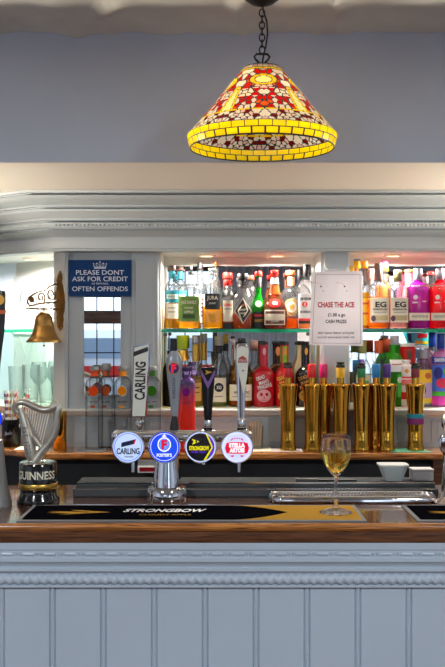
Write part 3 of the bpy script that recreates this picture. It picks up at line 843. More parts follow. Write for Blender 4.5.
# ================================================================== BOTTLES
def bottle(name, label, group, px, top, bot, w, Y, zb, e=2.0, dep=1.0, glass=None, liq=None, lev=None, neck=5.0, ys=None, yn=None, capy=None, capw=None, capm=None,
           labels=(), bands=(), shape='round', cat='bottle', prof=None, extra=None):
    """all *y values are photo rows, widths in photo pixels at distance Y; the bottle stands on zb"""
    s = Y/F; t = thing(name, label, cat, (PX(px, Y), Y, zb), group)
    Z = lambda py: (bot-py)*s
    a = w/2*s; rn = neck/2*s; glass = glass or CLEAR
    ys = ys if ys is not None else bot-(bot-top)*.62; yn = yn if yn is not None else bot-(bot-top)*.76
    capy = capy if capy is not None else top+(bot-top)*.1
    zs, zn, zc = Z(ys), Z(yn), Z(capy)
    if prof is None:
        P = [(a*.86, 0), (a*.96, .002), (a, .006), (a, zs)]
        for i in range(1, 9):
            u = i/8
            if shape == 'round': P.append((rn+(a-rn)*(math.cos(u*PI/2) if u < 1 else 0)**.85, zs+(zn-zs)*u))
            elif shape == 'slope': P.append((a+(rn-a)*(.5-.5*math.cos(u*PI)), zs+(zn-zs)*u))
            else: P.append((rn+(a-rn)*(1-u), zs+(zn-zs)*u))
        P += [(rn, zc-.002), (rn*1.12, zc-.0015), (rn*1.12, zc+.0005)]
    else:
        P = [(wp/2*s, Z(y)) for y, wp in prof]
    MB_ = MB(); MB_.lathe(P, glass, e=e, d=dep, n=28 if e < 3 else 36); MB_.build('bottle_body', t)
    def rad(z):
        for (r0, z0), (r1, z1) in zip(P, P[1:]):
            if z0 <= z <= z1 and z1 > z0: return r0+(r1-r0)*(z-z0)/(z1-z0)
        return P[-1][0]
    if liq is not None:
        zl_ = Z(lev) if lev else zs
        L = [(P[0][0]*.9, .004)]+[(rad(zl_*q)*.93, .004+(zl_-.004)*q) for q in (.04, .2, .5, .7, .8, .9, 1.0)]
        m2 = MB(); m2.lathe(L, liq, e=e, d=dep, n=28); m2.build('liquid', t)
    if capm is not None:
        cw = (capw or neck*1.15)/2*s; zt = Z(top)
        m3 = MB(); m3.lathe([(cw*.96, zc), (cw, zc+.001), (cw, zt-.002), (cw*.93, zt), (0, zt)], capm, n=20); m3.build('cap', t)
    for (y0, y1, m, k) in bands:           # neck bands and wraps
        za, zb_ = Z(y1), Z(y0)
        mb = MB(); mb.lathe([(rad(za)*k, za), (rad((za+zb_)/2)*k, (za+zb_)/2), (rad(zb_)*k, zb_)], m, e=e if k < 1.5 and rad(za) > rn*1.3 else 2, d=dep if rad(za) > rn*1.3 else 1, n=24)
        mb.build('neck_band' if rad(za) < a*.7 else 'body_band', t)
    for lab in labels:
        kind = lab[0]
        mb = MB()
        def fn(x, z, o=.0007):
            q = rad(z)*1.012+o; xx = min(abs(x), q*.985)
            return (x, -dep*(q**e-xx**e)**(1/e), z)
        fn2 = lambda x, z: fn(x, z, .0026)
        if kind == 'rect':
            _, x0, x1, y0, y1, m, items = lab
            nz = 3
            for iz in range(nz):
                mb.strip(x0*s, x1*s, Z(y1)+(Z(y0)-Z(y1))*iz/nz, Z(y1)+(Z(y0)-Z(y1))*(iz+1)/nz, m, fn, n=10)
        elif kind == 'disc':
            _, x0, y0, rx, ry, m, items = lab
            mb.disc(x0*s, Z(y0), rx*s, ry*s, m, fn)
        elif kind == 'diamond':
            _, x0, y0, rx, ry, m, items = lab
            mb.disc(x0*s, Z(y0), rx*s, ry*s, m, fn, n=4)
        for it in items:
            if it[0] == 't': mb.text(it[1], it[2]*s, Z(it[3]), it[4]*s, it[6], fn2, width=it[5]*s if it[5] else None, bold=.03, rot=it[7] if len(it) > 7 else 0)
            elif it[0] == 'd': mb.disc(it[1]*s, Z(it[2]), it[3]*s, it[4]*s, it[5], lambda x, z: fn(x, z, .0021), n=20)
            elif it[0] == 'r': mb.strip(it[1]*s, it[2]*s, Z(it[4]), Z(it[3]), it[5], lambda x, z: fn(x, z, .0016), n=14)
        mb.build('front_label', t)
    if extra: extra(t, s, Z, rad)
    return t

def P_(n, rgb, r=.45, **k): return paint(n, rgb, r, **k)
TEAL = P_('teal_label', (20, 132, 150)); DBR = P_('dark_brown_cap', (72, 44, 34)); GRL = P_('olive_green_label', (112, 146, 56)); GRD = P_('deep_olive_print', (52, 84, 26))
BLKL = P_('black_label', (26, 24, 26)); ORC = P_('cork_orange_cap', (206, 96, 46)); REDC = P_('red_cap', (222, 40, 32), .3); GREYC = P_('grey_cap', (150, 152, 150), .3)
LILAC = P_('silver_cap', (186, 180, 186), .25, metal=.6); YELC = P_('yellow_cap', (248, 186, 14), .35); PINKC = P_('magenta_cap', (196, 24, 110), .35)
KHA = P_('khaki_cap', (150, 140, 92)); CR2 = P_('pale_cream_label', (246, 238, 214)); WHL = P_('white_label', (244, 244, 242)); GOLDP = P_('gold_print', (214, 160, 60), .35, metal=.5)
BRL = P_('brown_label', (104, 56, 40)); BLUC = P_('royal_blue_cap', (26, 62, 168), .3); GRNP = P_('bright_green_label', (60, 180, 50))
wz = 328.5; YS = 3.665; YSB = 3.735
G1 = 'whisky and liqueur bottles on the left glass shelf'; G2 = 'gin bottles on the right glass shelf'; G3 = 'bottles on the white ledge, left bay'; G4 = 'bottles on the white ledge, right bay'
AMB = liquid((252, 206, 54), .4); AMB2 = liquid((236, 150, 40), .35); ORG = liquid((252, 166, 36), .38); AMB3 = liquid((206, 116, 36), .28)
def gb(*a, zb=ZG, **k): return bottle(*a, 0, **k) if False else None

teal_labels = [('rect', -6.5, 6.5, 290, 302, TEAL, [('r', -5.5, 5.5, 294, 298.5, CREAM), ('t', 'BENRIACH', 0, 296.3, 2, 8, TEAL)]), ('rect', -6, 6, 303.5, 318, CR2, [('r', -4, 4, 307, 308, GREYC), ('r', -4, 4, 311, 312, GREYC)])]
kw = dict(glass=CLEAR, liq=AMB, lev=303, neck=5.5, ys=289, yn=279, capy=270, capw=7.6, capm=DBR, bands=[(271, 278, TEAL, 1.15)])
bottle('whisky_bottle', 'whisky bottle with teal neck band and teal label, first on the left shelf', G1, 172.3, 265, wz, 15, YS, ZG, labels=teal_labels, **kw)
bottle('whisky_bottle', 'teal-banded whisky bottle half hidden behind the first teal one', G1, 180, 266.5, wz, 15, YSB+.01, ZG, labels=teal_labels[:1], **kw)
bottle('whiskey_bottle', 'square whiskey bottle with large olive green label', G1, 189, 266.5, wz, 22, YS-.01, ZG, e=5, dep=.9, liq=AMB, lev=319, neck=6.5, ys=289, yn=283, capy=269.5, capw=7, capm=BLKL,
       labels=[('rect', -10.2, 10.2, 296, 321, GRL, [('t', "JACK DANIEL'S", 0, 302, 3, 15, CREAM), ('t', 'TENNESSEE', 0, 307.5, 1.5, 9, CREAM), ('t', 'APPLE', 0, 311.5, 2.2, 9, CREAM), ('r', -6, 6, 314, 318, GRD)])])
def orn(t, s, Z, rad):
    m = MB()
    for k in range(7): m.lathe([(0, -.0035), (.0035, 0), (0, .0035)], BLKL if k % 2 else WHL, n=8, M=Matrix.Translation((.004*math.sin(k*2.4), -.006, Z(263+k*2.2))))
    m.build('ornate_stopper', t)
bottle('decanter_bottle', 'clear bottle with speckled black and white stopper', G1, 200, 262, wz, 14, YSB+.005, ZG, neck=6, ys=290, yn=281, capy=268, capm=BLKL, capw=5,
       labels=[('rect', -5, 5, 294, 322, WHL, [('r', -4, -1, 296+4*k, 298+4*k, BLKL) for k in range(6)]+[('r', 1, 4, 298+4*k, 300+4*k, P_('maroon_print', (130, 40, 60))) for k in range(5)])], extra=orn)
bottle('whisky_bottle', 'broad whisky bottle with black label above golden whisky', G1, 212.5, 268, wz, 21, YS, ZG, e=2.6, liq=AMB, lev=306, neck=7, ys=290, yn=279, capy=270, capw=8, capm=P_('pale_stopper', (236, 232, 226)),
       labels=[('rect', -7.5, 7.5, 293.5, 309, BLKL, [('t', 'JURA', 0, 297.5, 3.6, 11, CREAM), ('t', 'JOURNEY', 0, 303, 1.6, 7, CREAM)]), ('rect', -7, 7, 311, 322, thin_glass('pale_print', (255, 240, 190), haze=.3), [('d', 0, 317, 4, 3.5, GOLDP)])])
bottle('whisky_bottle', 'tall clear bottle with small orange stopper behind the black-label whisky', G1, 215.5, 261, wz, 12, YSB+.015, ZG, neck=6, ys=288, yn=276, capy=265, capw=3.5, capm=ORC)
bottle('spirit_bottle', 'slim red-capped bottle with black and cream label', G1, 228, 279.5, wz, 12.5, YS-.008, ZG, liq=AMB2, lev=312, neck=7, ys=296, yn=290, capy=285, capw=9.5, capm=REDC,
       labels=[('rect', -5, 5, 300, 321, CREAM, [('t', 'BUSHMILL', 0, 304.5, 2.4, 8, REDC), ('r', -4, 4, 308, 309, GREYC)]), ('rect', -5, 5, 322.5, 328, BLKL, [])], bands=[(289.5, 295.5, BLKL, 1.04)])
bottle('spirit_bottle', 'red-capped bottle standing behind the slim red-capped one', G1, 227.8, 272, wz, 12.5, YSB, ZG, liq=AMB2, lev=312, neck=7, ys=294, yn=285, capy=277.5, capw=10, capm=REDC)
bottle('rum_bottle', 'wide-shouldered clear bottle with black diamond label and black stopper', G1, 242.7, 273, wz, 23.5, YS, ZG, e=2.5, liq=AMB3, lev=313, neck=8, ys=297, yn=285, capy=279, capw=11, capm=BLKL,
       bands=[(279.5, 284.5, BLKL, 1.1)], shape='line',
       labels=[('diamond', 0, 310.5, 8.6, 13, CREAM, []), ('diamond', 0, 310.5, 7.9, 12, BLKL, [('t', "SHANKY'S", 0, 309.5, 2.2, 10, CREAM), ('t', 'WHIP', 0, 313, 2, 6, CREAM), ('d', 0, 305, 1.4, 1.4, ORC)])])
bottle('spirit_bottle', 'spirit bottle with dark stopper behind the diamond-label bottle', G1, 250.5, 274.5, wz, 14, YSB+.015, ZG, liq=AMB3, lev=310, neck=6, ys=294, yn=284, capy=279, capw=7.5, capm=BRL)
bottle('liqueur_bottle', 'green glass bottle with red cap and dark neck wrap', G1, 258.3, 271, wz, 15, YS, ZG, glass=thin_glass('green_glass', (50, 205, 60), haze=.35), neck=5.6, shape='slope', ys=308, yn=292, capy=275.5, capw=7.5, capm=REDC,
       bands=[(277, 287, P_('pewter_foil', (96, 92, 92), .3, metal=.5), 1.12)],
       labels=[('rect', -5.5, 5.5, 311, 328, BLKL, [('r', -4.5, 4.5, 314, 316, REDC), ('t', 'BAILEYS', 0, 320, 2.4, 8, GOLDP)]), ('disc', 0, 303.5, 3.4, 3.2, P_('pale_green_seal', (205, 245, 190)), [])])
GMG = thin_glass('brown_bulb_glass', (214, 150, 110), haze=.12)
bottle('liqueur_bottle', 'round-bellied orange liqueur bottle with red seal and brown label', G1, 274.3, 270, wz, 26, YS-.01, ZG, glass=GMG, liq=AMB3, lev=300, neck=7, capy=275.5, capw=8.2, capm=REDC,
       prof=[(328.5, 20), (327.5, 23), (322, 25.5), (314, 26), (308, 25), (303, 21.5), (299, 16.5), (295, 12.5), (290, 10), (284, 8), (278, 6.8), (275, 6.8)],
       bands=[(277, 283.5, WHL, 1.1), (284.5, 294, P_('amber_wrap', (206, 96, 30), .3), 1.04)],
       labels=[('disc', 0, 303, 6, 4.6, P_('wax_red', (196, 40, 28), .3), [('t', 'GM', 0, 303, 3.4, 5, WHL)]), ('rect', -10.2, 10.2, 309.5, 324.5, CREAM, [('r', -9.2, 9.2, 310.8, 323.4, BRL), ('t', 'GRAND MARNIER', 0, 317, 3, 16, CREAM), ('t', 'LIQUEUR', 0, 320.8, 1.5, 8, CREAM)])])
bottle('spirit_bottle', 'round-shouldered bottle with cork-coloured cap and round gold label', G1, 291, 270, wz, 19.5, YSB-.02, ZG, liq=ORG, lev=316, neck=7, ys=298, yn=286, capy=274.5, capw=10.5, capm=ORC,
       bands=[(276, 285, P_('copper_print', (205, 120, 74), .4), 1.02)], labels=[('disc', 0, 306.5, 7.5, 8.5, P_('gold_label', (214, 170, 108), .4), [('d', 0, 306.5, 5, 5.5, CREAM), ('d', 0, 306.5, 3, 3.6, GOLDP)]), ('rect', -7.5, 7.5, 315.5, 318, BRL, [])])
bottle('bourbon_bottle', 'square-shouldered bourbon bottle with long black cap and white label, beside the notice', G1, 307, 264, wz, 20.5, YS-.012, ZG, e=4, dep=.9, liq=ORG, lev=322, neck=6.5, ys=290, yn=280, capy=275.5, capw=8, capm=BLKL,
       labels=[('rect', -9.3, 9.3, 293.5, 327, WHL, [('t', 'JIM BEAM', -2.5, 298.5, 2.6, 11, BLKL), ('d', -3, 304, 2.8, 2.6, REDC), ('t', 'B', -3, 304, 2.6, 1.6, WHL), ('t', 'BOURBON', -2.5, 311.5, 2.2, 10, BLKL), ('r', -9, 9, 318, 320.2, REDC), ('r', -9, 9, 320.2, 323.2, BLKL), ('r', -9, 9, 323.2, 327, P_('orange_print', (226, 120, 40)))])])

# right shelf
gy = dict(liq=AMB, lev=292, neck=6.4, ys=288, yn=278, capy=268)
def ylab(c): return [('rect', -4.8, 4.8, 298, 325, c, [('r', -3, 3, 302, 304, ORC), ('r', -3, 3, 312, 314, ORC)])]
bottle('liqueur_bottle', 'slim yellow bottle with yellow cap and blue top, partly behind the notice', G2, 357, 259, wz, 12, YSB-.03, ZG, capw=7, capm=YELC, extra=lambda t, s, Z, rad: (lambda m: (m.lathe([(3.5*s, Z(260.5)), (3.5*s, Z(258.6)), (0, Z(258.6))], P_('sky_blue_top', (84, 150, 206))), m.build('cap_top', t)))(MB()), labels=ylab(YELC), **gy)
bottle('liqueur_bottle', 'slim yellow bottle with orange-yellow cap, right of the blue-topped one', G2, 364.5, 260.5, wz, 12, YS+.01, ZG, capw=6.5, capm=P_('orange_yellow_cap', (248, 164, 18)), labels=ylab(P_('lemon_label', (250, 206, 40))), **gy)
bottle('liqueur_bottle', 'bottle with brownish pink cap between the yellow bottles and the orange EG gin', G2, 371.5, 268, wz, 12, YSB+.01, ZG, liq=ORG, lev=296, neck=5, ys=290, yn=283, capy=279, capw=6.5, capm=P_('dusty_pink_cap', (176, 116, 106)))
def eg(label, px, top, capm, liqm, lev, w=22):
    def foil(t, s, Z, rad): pass
    return bottle('gin_bottle', label, G2, px, top, wz, w, YS-.01, ZG, e=3, dep=.95, liq=liqm, lev=lev, neck=7, ys=291, yn=281.5, capy=281, capw=8.6, capm=capm,
       labels=[('rect', -w*.43, w*.43, 297.5, 322, CR2, [('t', 'EG', .8, 304.2, 5, 11, BLKL), ('t', 'EDINBURGH GIN', 0, 309, 1.6, 14, BLKL), ('r', -6, 6, 311.5, 312.2, GREYC), ('r', -7, 8, 315, 320, P_('buff_strip', (206, 186, 136))), ('d', -6.5, 318, 2.2, 3, P_('purple_print', (84, 60, 84)))])])
eg('square EG gin bottle with brown-grey cap and orange gin', 378.3, 263, P_('taupe_cap', (112, 92, 84)), ORG, 300)
eg('EG gin bottle with khaki cap and pale pink gin, right of the orange one', 398, 269.5, KHA, liquid((250, 206, 196), .3), 303, 20.5)
bottle('liqueur_bottle', 'bottle with pink and yellow top showing behind the orange EG gin', G2, 385, 260, wz, 12, YSB+.01, ZG, liq=ORG, lev=284, neck=6, ys=288, yn=277, capy=267.5, capw=7, capm=P_('pink_cap', (226, 96, 170)), bands=[(267.5, 270, YELC, 1.2)])
bottle('gin_bottle', 'pale pink gin bottle with orange stopper behind the khaki-capped EG gin', G2, 409, 269, wz, 16, YSB, ZG, liq=liquid((250, 160, 176), .45), lev=272, neck=9, ys=296, yn=286, capy=271.5, capw=10, capm=ORC)
def wn(label, px, rgb, nm, Y=YS-.01, top=268, zgrp=G2):
    m = thin_glass('tint_'+nm, rgb, edge=.7, haze=.5)
    return bottle('flavoured_gin_bottle', label, zgrp, px, top, wz, 22, Y, ZG, e=3.2, dep=.95, glass=CLEAR, liq=m, lev=286, neck=7, ys=289, yn=281.5, capy=279, capw=8.8, capm=LILAC, bands=[(279.5, 284, m, 1.05)],
       labels=[('rect', -10.2, 10.2, 312.5, 320, CR2, [('t', 'HANDCRAFTED GIN', 0, 316, 2.2, 16, GREYC)]), ('disc', -4.5, 297, 2.2, 2.4, WHL, [('r', 2, 6, 300.6, 301.6, WHL)]), ('rect', -7.5, -2.5, 301.5, 303, WHL, [])])
wn('vivid purple gin bottle with silver cap and cream band', 418, (206, 20, 200), 'purple')
wn('vivid red gin bottle with silver cap and cream band, right of the purple one', 439.7, (232, 18, 36), 'red')
bottle('gin_bottle', 'red gin bottle with small red cap behind the purple and red gins', G2, 431, 271, wz, 14, YSB, ZG, liq=liquid((232, 18, 36), .5), lev=290, neck=6, ys=290, yn=283, capy=274, capw=7, capm=REDC)

# white ledge, left bay
wl = 407.6; YL1 = 3.68; YL2 = 3.745
DBG = thin_glass('dark_brown_glass', (72, 44, 30), haze=.3)
bottle('spirit_bottle', 'dark brown bottle behind the grey beer tap handle', G3, 170, 352, wl, 14, YL1, ZL, glass=DBG, neck=5, ys=372, yn=362, capy=356, capm=BLKL)
bottle('liqueur_bottle', 'bottle with wide lime green cap wrap and yellow liqueur', G3, 182, 337, wl, 17, YL1, ZL, liq=AMB, lev=384, neck=8, ys=372, yn=352, capy=350.5, capw=11, capm=P_('lime_wrap', (176, 200, 40)), shape='slope',
       bands=[(352, 362, GOLDM, 1.03)], labels=[('rect', -6.5, 6.5, 378, 398, CR2, [('d', 0, 388, 3, 3, GRNP)])])
for i, (px, Y, lb) in enumerate(((195.5, YL1, 'gold-necked bottle with silver cap, behind the black and purple tap'), (203.5, YL2, 'gold-necked silver-capped bottle next to the black and purple tap'))):
    bottle('spirit_bottle', lb, G3, px, 337-i*.7, wl, 15.5, Y, ZL, liq=AMB, lev=380, neck=6.2, ys=381, yn=366, capy=345.5, capw=6.8, capm=LILAC, bands=[(346, 363, GOLDM, 1.1)],
           labels=[('rect', -6, 6, 384, 402, P_('gold_leaf_label', (222, 176, 90)), [('r', -4, 4, 388, 389.5, BRL), ('r', -4, 4, 393, 394, BRL)])])
def handles(t, s, Z, rad):
    for sg in (-1, 1):
        m = MB(); pts = [(sg*(2.6+3.6*math.sin(PI*k/10))*s, 0, Z(357+15*k/10)) for k in range(11)]
        m.tube(pts, .0022, CLEAR2, n=8); m.build('loop_handle', t)
bottle('tequila_bottle', 'clear bottle with glass loop handles and cream label with black disc', G3, 219, 338, wl, 18, YL1, ZL, liq=liquid((214, 220, 120), .3), lev=398, neck=6, ys=374, yn=358, capy=347, capw=9, capm=GREYC,
       bands=[(348, 355, BLKL, 1.15)], extra=handles, labels=[('rect', -6.5, 7, 379, 403, CR2, [('d', 0, 388.5, 4.6, 4.6, BLKL), ('t', 'XO', 0, 388.5, 3, 5, WHL), ('r', -4, 4, 397, 398, GREYC)])])
bottle('spirit_bottle', 'gold-capped bottle behind the loop-handled one', G3, 225.5, 337, wl, 13, YL2, ZL, liq=liquid((214, 220, 120), .3), lev=390, neck=5, ys=374, yn=360, capy=346.5, capm=GOLDM, bands=[(347, 354, BLKL, 1.15)])
bottle('whisky_bottle', 'cream-label whisky bottle behind the silver and cream tap', G3, 240.5, 344, wl, 24, YL1, ZL, e=2.6, liq=ORG, lev=400, glass=thin_glass('honey_glass', (250, 226, 170)), neck=7, ys=376, yn=362, capy=352, capw=9, capm=BLKL,
       labels=[('rect', -11, 11, 385.5, 401.5, CR2, [('t', 'ANCNOC', 1, 393, 2.4, 16, BRL), ('r', -8, 8, 397, 397.6, GREYC)])])
bottle('spirit_bottle', 'bottle with dusty pink cap left of the red rum', G3, 254.5, 343.5, wl, 13.5, YL2, ZL, neck=6, ys=376, yn=364, capy=353.5, capw=7, capm=P_('dusty_rose_cap', (150, 96, 92)), labels=[('rect', -6, 6, 380, 403, CR2, [('r', -4, 4, 388, 389, ORC)])], liq=liquid((250, 200, 150), .4), lev=398)
def dmf(label, px, Y, bodym, capm, txt, skull, w=22.5, neckwrap=None):
    return bottle('rum_bottle', label, G3, px, 343, wl, w, Y, ZL, e=2.5, glass=bodym, neck=8.4, ys=377, yn=368, capy=346.5, capw=8.6, capm=capm, bands=[(347.5, 364, neckwrap, 1.05)] if neckwrap else [],
        labels=[('disc', -.2, 396.5, 7, 6.2, skull, [('d', -2.8, 395.3, 1.5, 1.7, bodym), ('d', 2.6, 395.3, 1.5, 1.7, bodym), ('r', -.6, .6, 397.5, 399.2, bodym), ('r', -3, 3, 400.6, 401.2, bodym)]),
                ('rect', -.1, .1, 390.4, 390.6, bodym, [('t', 'DEAD', -3.6, 378.8, 3.4, 8.5, txt, .35), ('t', "MAN'S", -.4, 383.0, 3.4, 10, txt, .3), ('t', 'FINGERS', .6, 387.2, 3.6, 14, txt, .28)]), 
                ('disc', .4, 353, 1.6, 3.6, skull, [])])
DMR = P_('raspberry_red_bottle', (196, 22, 40), .15, coat=.6); DMB = P_('black_rum_bottle', (22, 20, 20), .15, coat=.6); DMO = P_('poppy_red_bottle', (212, 36, 26), .15, coat=.6)
dmf('raspberry red rum bottle with white lettering and pale pink skull', 263.7, YL1, DMR, BLKL, WHL, P_('skull_pink', (240, 176, 186)))
dmf('poppy red rum bottle with green strip on its neck, behind the first gold bottle', 284.5, YL1-.01, DMO, BLKL, YELC, P_('skull_gold', (230, 150, 50)), 19, P_('neck_green', (120, 190, 30)))
dmf('black rum bottle with gold lettering between gold bottles', 305.5, YL1, DMB, BLKL, GOLDP, GOLDP, 20)
bottle('rum_bottle', 'brown-necked rum bottle with orange skull on neck, between the two red ones', G3, 278, 344, wl, 19, YL2, ZL, glass=P_('rum_brown', (70, 36, 22), .2), neck=8, ys=377, yn=367, capy=347, capw=9, capm=BLKL, labels=[('disc', 0, 354, 2.6, 4.6, P_('skull_orange', (230, 130, 84)), [])])
bottle('spirit_bottle', 'cream bottle leaning out behind the black rum', G3, 300, 345, wl, 13, YL2, ZL, glass=P_('cream_bottle', (232, 222, 196), .2), neck=6, ys=374, yn=362, capy=348, capm=BLKL)

# white ledge, right bay
bottle('spirit_bottle', 'khaki-capped bottle behind the green-topped gold bottle', G4, 362.5, 341.5, wl, 17, YL1, ZL, neck=7, ys=372, yn=360, capy=355, capw=8, capm=P_('moss_cap', (160, 164, 96)), liq=liquid((244, 228, 170), .3), lev=390, labels=[('rect', -7, 7, 376, 402, CR2, [('r', -5, 5, 382, 384, GRNP)])])
OR2 = P_('terracotta_cap', (214, 92, 44)); 
bottle('spirit_bottle', 'terracotta-capped bottle behind the blue-topped gold bottle', G4, 378.5, 342, wl, 16, YL1, ZL, neck=7, ys=374, yn=362, capy=355, capw=8.6, capm=OR2, liq=liquid((236, 214, 190), .3), lev=392)
bottle('spirit_bottle', 'darker terracotta-capped bottle behind the violet-topped gold bottle', G4, 387, 341.5, wl, 15, YL2, ZL, neck=6.6, ys=372, yn=361, capy=355, capw=8.4, capm=P_('rust_cap', (176, 62, 36)))
bottle('gin_bottle', 'green glass gin bottle with grey-white cap and sloping shoulders', G4, 394.5, 337, wl, 19, YL1, ZL, e=2.4, glass=thin_glass('gin_green', (84, 200, 50), haze=.5), neck=9, ys=366, yn=352, capy=346.5, capw=9, capm=P_('pale_grey_cap', (196, 196, 204)), shape='slope', labels=[('rect', -6, 8.5, 361, 373, WHL, [('r', -4, 6, 365, 366, ORC)]), ('rect', 1, 9, 376, 398, GRNP, [('d', 4, 381, 3, 3, WHL)])])
bottle('liqueur_bottle', 'small red bottle with white top behind the green gin', G4, 407.5, 346, wl, 15, YL2, ZL, e=3, glass=P_('scarlet_bottle', (214, 30, 20), .2), neck=13, ys=352, yn=350, capy=349.5, capw=14.5, capm=WHL, labels=[('rect', -1.5, 3, 350, 362, BRL, [])])
bottle('liqueur_bottle', 'white bottle with gold heart and red base band, beside the green gin', G4, 406, 361, wl, 12.5, YL1-.02, ZL, glass=P_('white_ceramic_bottle', (242, 236, 230), .25), neck=8, ys=368, yn=365, capy=363, capm=WHL, labels=[('diamond', -.5, 372, 2.6, 2.6, GOLDP, []), ('rect', -5.2, 5.2, 377.5, 379, REDC, []), ('rect', -5.4, 5.4, 380.5, 386, P_('pink_print', (236, 120, 110)), []), ('rect', -5.4, 5.4, 393, 400, REDC, [])])
bottle('vodka_bottle', 'clear bottle with blue and white neck print behind the yellow-labelled one', G4, 417, 348, wl, 14, YL2, ZL, neck=9, ys=374, yn=364, capy=351, capm=WHL, bands=[(352, 361, P_('pale_blue_print', (150, 176, 214)), 1.03)])
bottle('vodka_bottle', 'bottle with yellow fruit label and purple swirl', G4, 424, 347, wl, 17.5, YL1, ZL, e=2.4, neck=8, ys=374, yn=363, capy=350, capw=9, capm=WHL, bands=[(351, 360, P_('grey_print', (176, 172, 186)), 1.03)],
       labels=[('rect', -8, 7.5, 371, 384, P_('label_yellow', (248, 200, 30)), [('d', 2, 377, 3, 3, ORC)]), ('rect', -8, 7.5, 384, 399, P_('label_lilac', (196, 160, 206)), [('d', -3, 391, 3.2, 5, P_('deep_purple', (92, 30, 110)))]), ('rect', -8, 7.5, 399, 404, P_('label_yellow2', (250, 212, 30)), [])])
SMB = thin_glass('smirnoff_glass', (246, 180, 226), haze=.35)
def smir(label, px, Y):
    return bottle('vodka_bottle', label, G4, px, 335, wl, 21, Y, ZL, e=2.4, glass=SMB, neck=7, ys=361, yn=352, capy=350, capw=7.6, capm=BLUC,
       labels=[('rect', -10, 10, 358, 364.5, BLUC, [('t', 'SMIRNOFF', 0, 361.2, 3.6, 17, WHL)]), ('rect', -10, 10, 366, 392, P_('label_blue', (60, 110, 220)), [('d', -5, 374, 4, 6, P_('label_navy', (34, 40, 130))), ('d', 4, 372, 4, 5, P_('label_green', (90, 200, 70))), ('d', -1, 384, 6, 5, P_('label_red', (226, 40, 80))), ('d', 6, 385, 3, 5, P_('label_yellow', (248, 200, 30)))]),
               ('rect', -10, 10, 392.5, 396.5, GRNP, []), ('rect', -10, 10, 397, 405.5, P_('label_pink', (240, 60, 190)), [])])
smir('vodka bottle with blue cap and multicoloured label, at the right edge', 441, YL1-.01)
bottle('vodka_bottle', 'blue-capped vodka bottle left of and behind the multicoloured one', G4, 432.3, 335, wl, 15, YL2, ZL, neck=6.6, ys=366, yn=354, capy=349.5, capw=7.6, capm=BLUC, labels=[('rect', -5, 5, 372, 400, P_('label_lilac', (196, 160, 206)), [])])

# clear bottles with coloured discs on back bar
for px, Y, top, dc, nm, lb in ((94.3, 3.50, 366.5, (214, 70, 8), 'disc_orange', 'tall square clear bottle with burnt orange disc, leftmost of its kind'),
                           (105.8, 3.555, 364, (186, 84, 40), 'disc_brown', 'tall clear bottle with brown disc, second and set back'),
                           (122.8, 3.53, 366, (240, 146, 4), 'disc_amber', 'tall clear bottle with amber disc beside the CARLING handle'),
                           (152.2, 3.53, 366, (44, 112, 10), 'disc_green', 'tall clear bottle with green disc right of the CARLING handle')):
    D = P_(nm, dc, .6, spec=.15)
    bot = H0 + (ZC-ZB)*F/Y
    bottle('clear_spirit_bottle', lb, 'clear bottles with coloured discs on the back bar', px, top, bot, 17 if px != 105.8 else 15, Y, ZB, e=4.5, dep=.9, glass=thin_glass('pale_square_glass', (250, 252, 252), edge=.42, gloss=.1), neck=6.6, ys=384, yn=376.5, capy=370.5, capw=8.6, capm=GREYC,
           bands=[(371, 376, P_(nm+'_neck', tuple(min(255, int(x*1.05)) for x in dc), .4), 1.08)],
           labels=[('disc', 0, 390.5, 4.9, 5.2, WHL if px == 122.8 else D, [('d', 0, 390.5, 4.2, 4.6, D)]), ('rect', -4, -1, 400.5, 402.3, P_('faint_print', (110, 108, 108)), []), ('rect', 0, 5, 400.5, 402.3, P_('faint_print', (110, 108, 108)), []), ('rect', -3, 1.5, 405, 407, D, [])])

# red to purple bottle
m, nt, out = _new('sunset_bottle_paint'); pb = nt.nodes.new('ShaderNodeBsdfPrincipled'); tc = nt.nodes.new('ShaderNodeTexCoord'); sx = nt.nodes.new('ShaderNodeSeparateXYZ'); r = nt.nodes.new('ShaderNodeValToRGB')
nt.links.new(tc.outputs['Generated'], sx.inputs[0]); nt.links.new(sx.outputs['Z'], r.inputs[0]); nt.links.new(r.outputs[0], pb.inputs['Base Color']); pb.inputs['Roughness'].default_value = .18
r.color_ramp.elements[0].position = .55; r.color_ramp.elements[0].color = (*lin((226, 46, 34)), 1); r.color_ramp.elements[1].position = .84; r.color_ramp.elements[1].color = (*lin((78, 52, 108)), 1)
nt.links.new(pb.outputs[0], out.inputs[0])
bot = H0+(ZC-ZB)*F/3.47
bottle('vodka_bottle', 'red bottle fading to purple at the neck with purple ball badge', None, 186.5, 367, bot, 17.5, 3.47, ZB, e=3, glass=m, neck=8.5, ys=383, yn=377, capy=371, capw=9, capm=P_('deep_purple_cap', (50, 34, 78), .25), bands=[(371.5, 374.5, P_('lilac_band', (170, 150, 196)), 1.08)],
       labels=[('disc', 0, 391.5, 3.8, 3.8, P_('metal_purple', (150, 30, 140), .2, metal=.7), []), ('rect', -4, 5, 401.5, 402.6, P_('plum_print', (130, 20, 50)), [])])

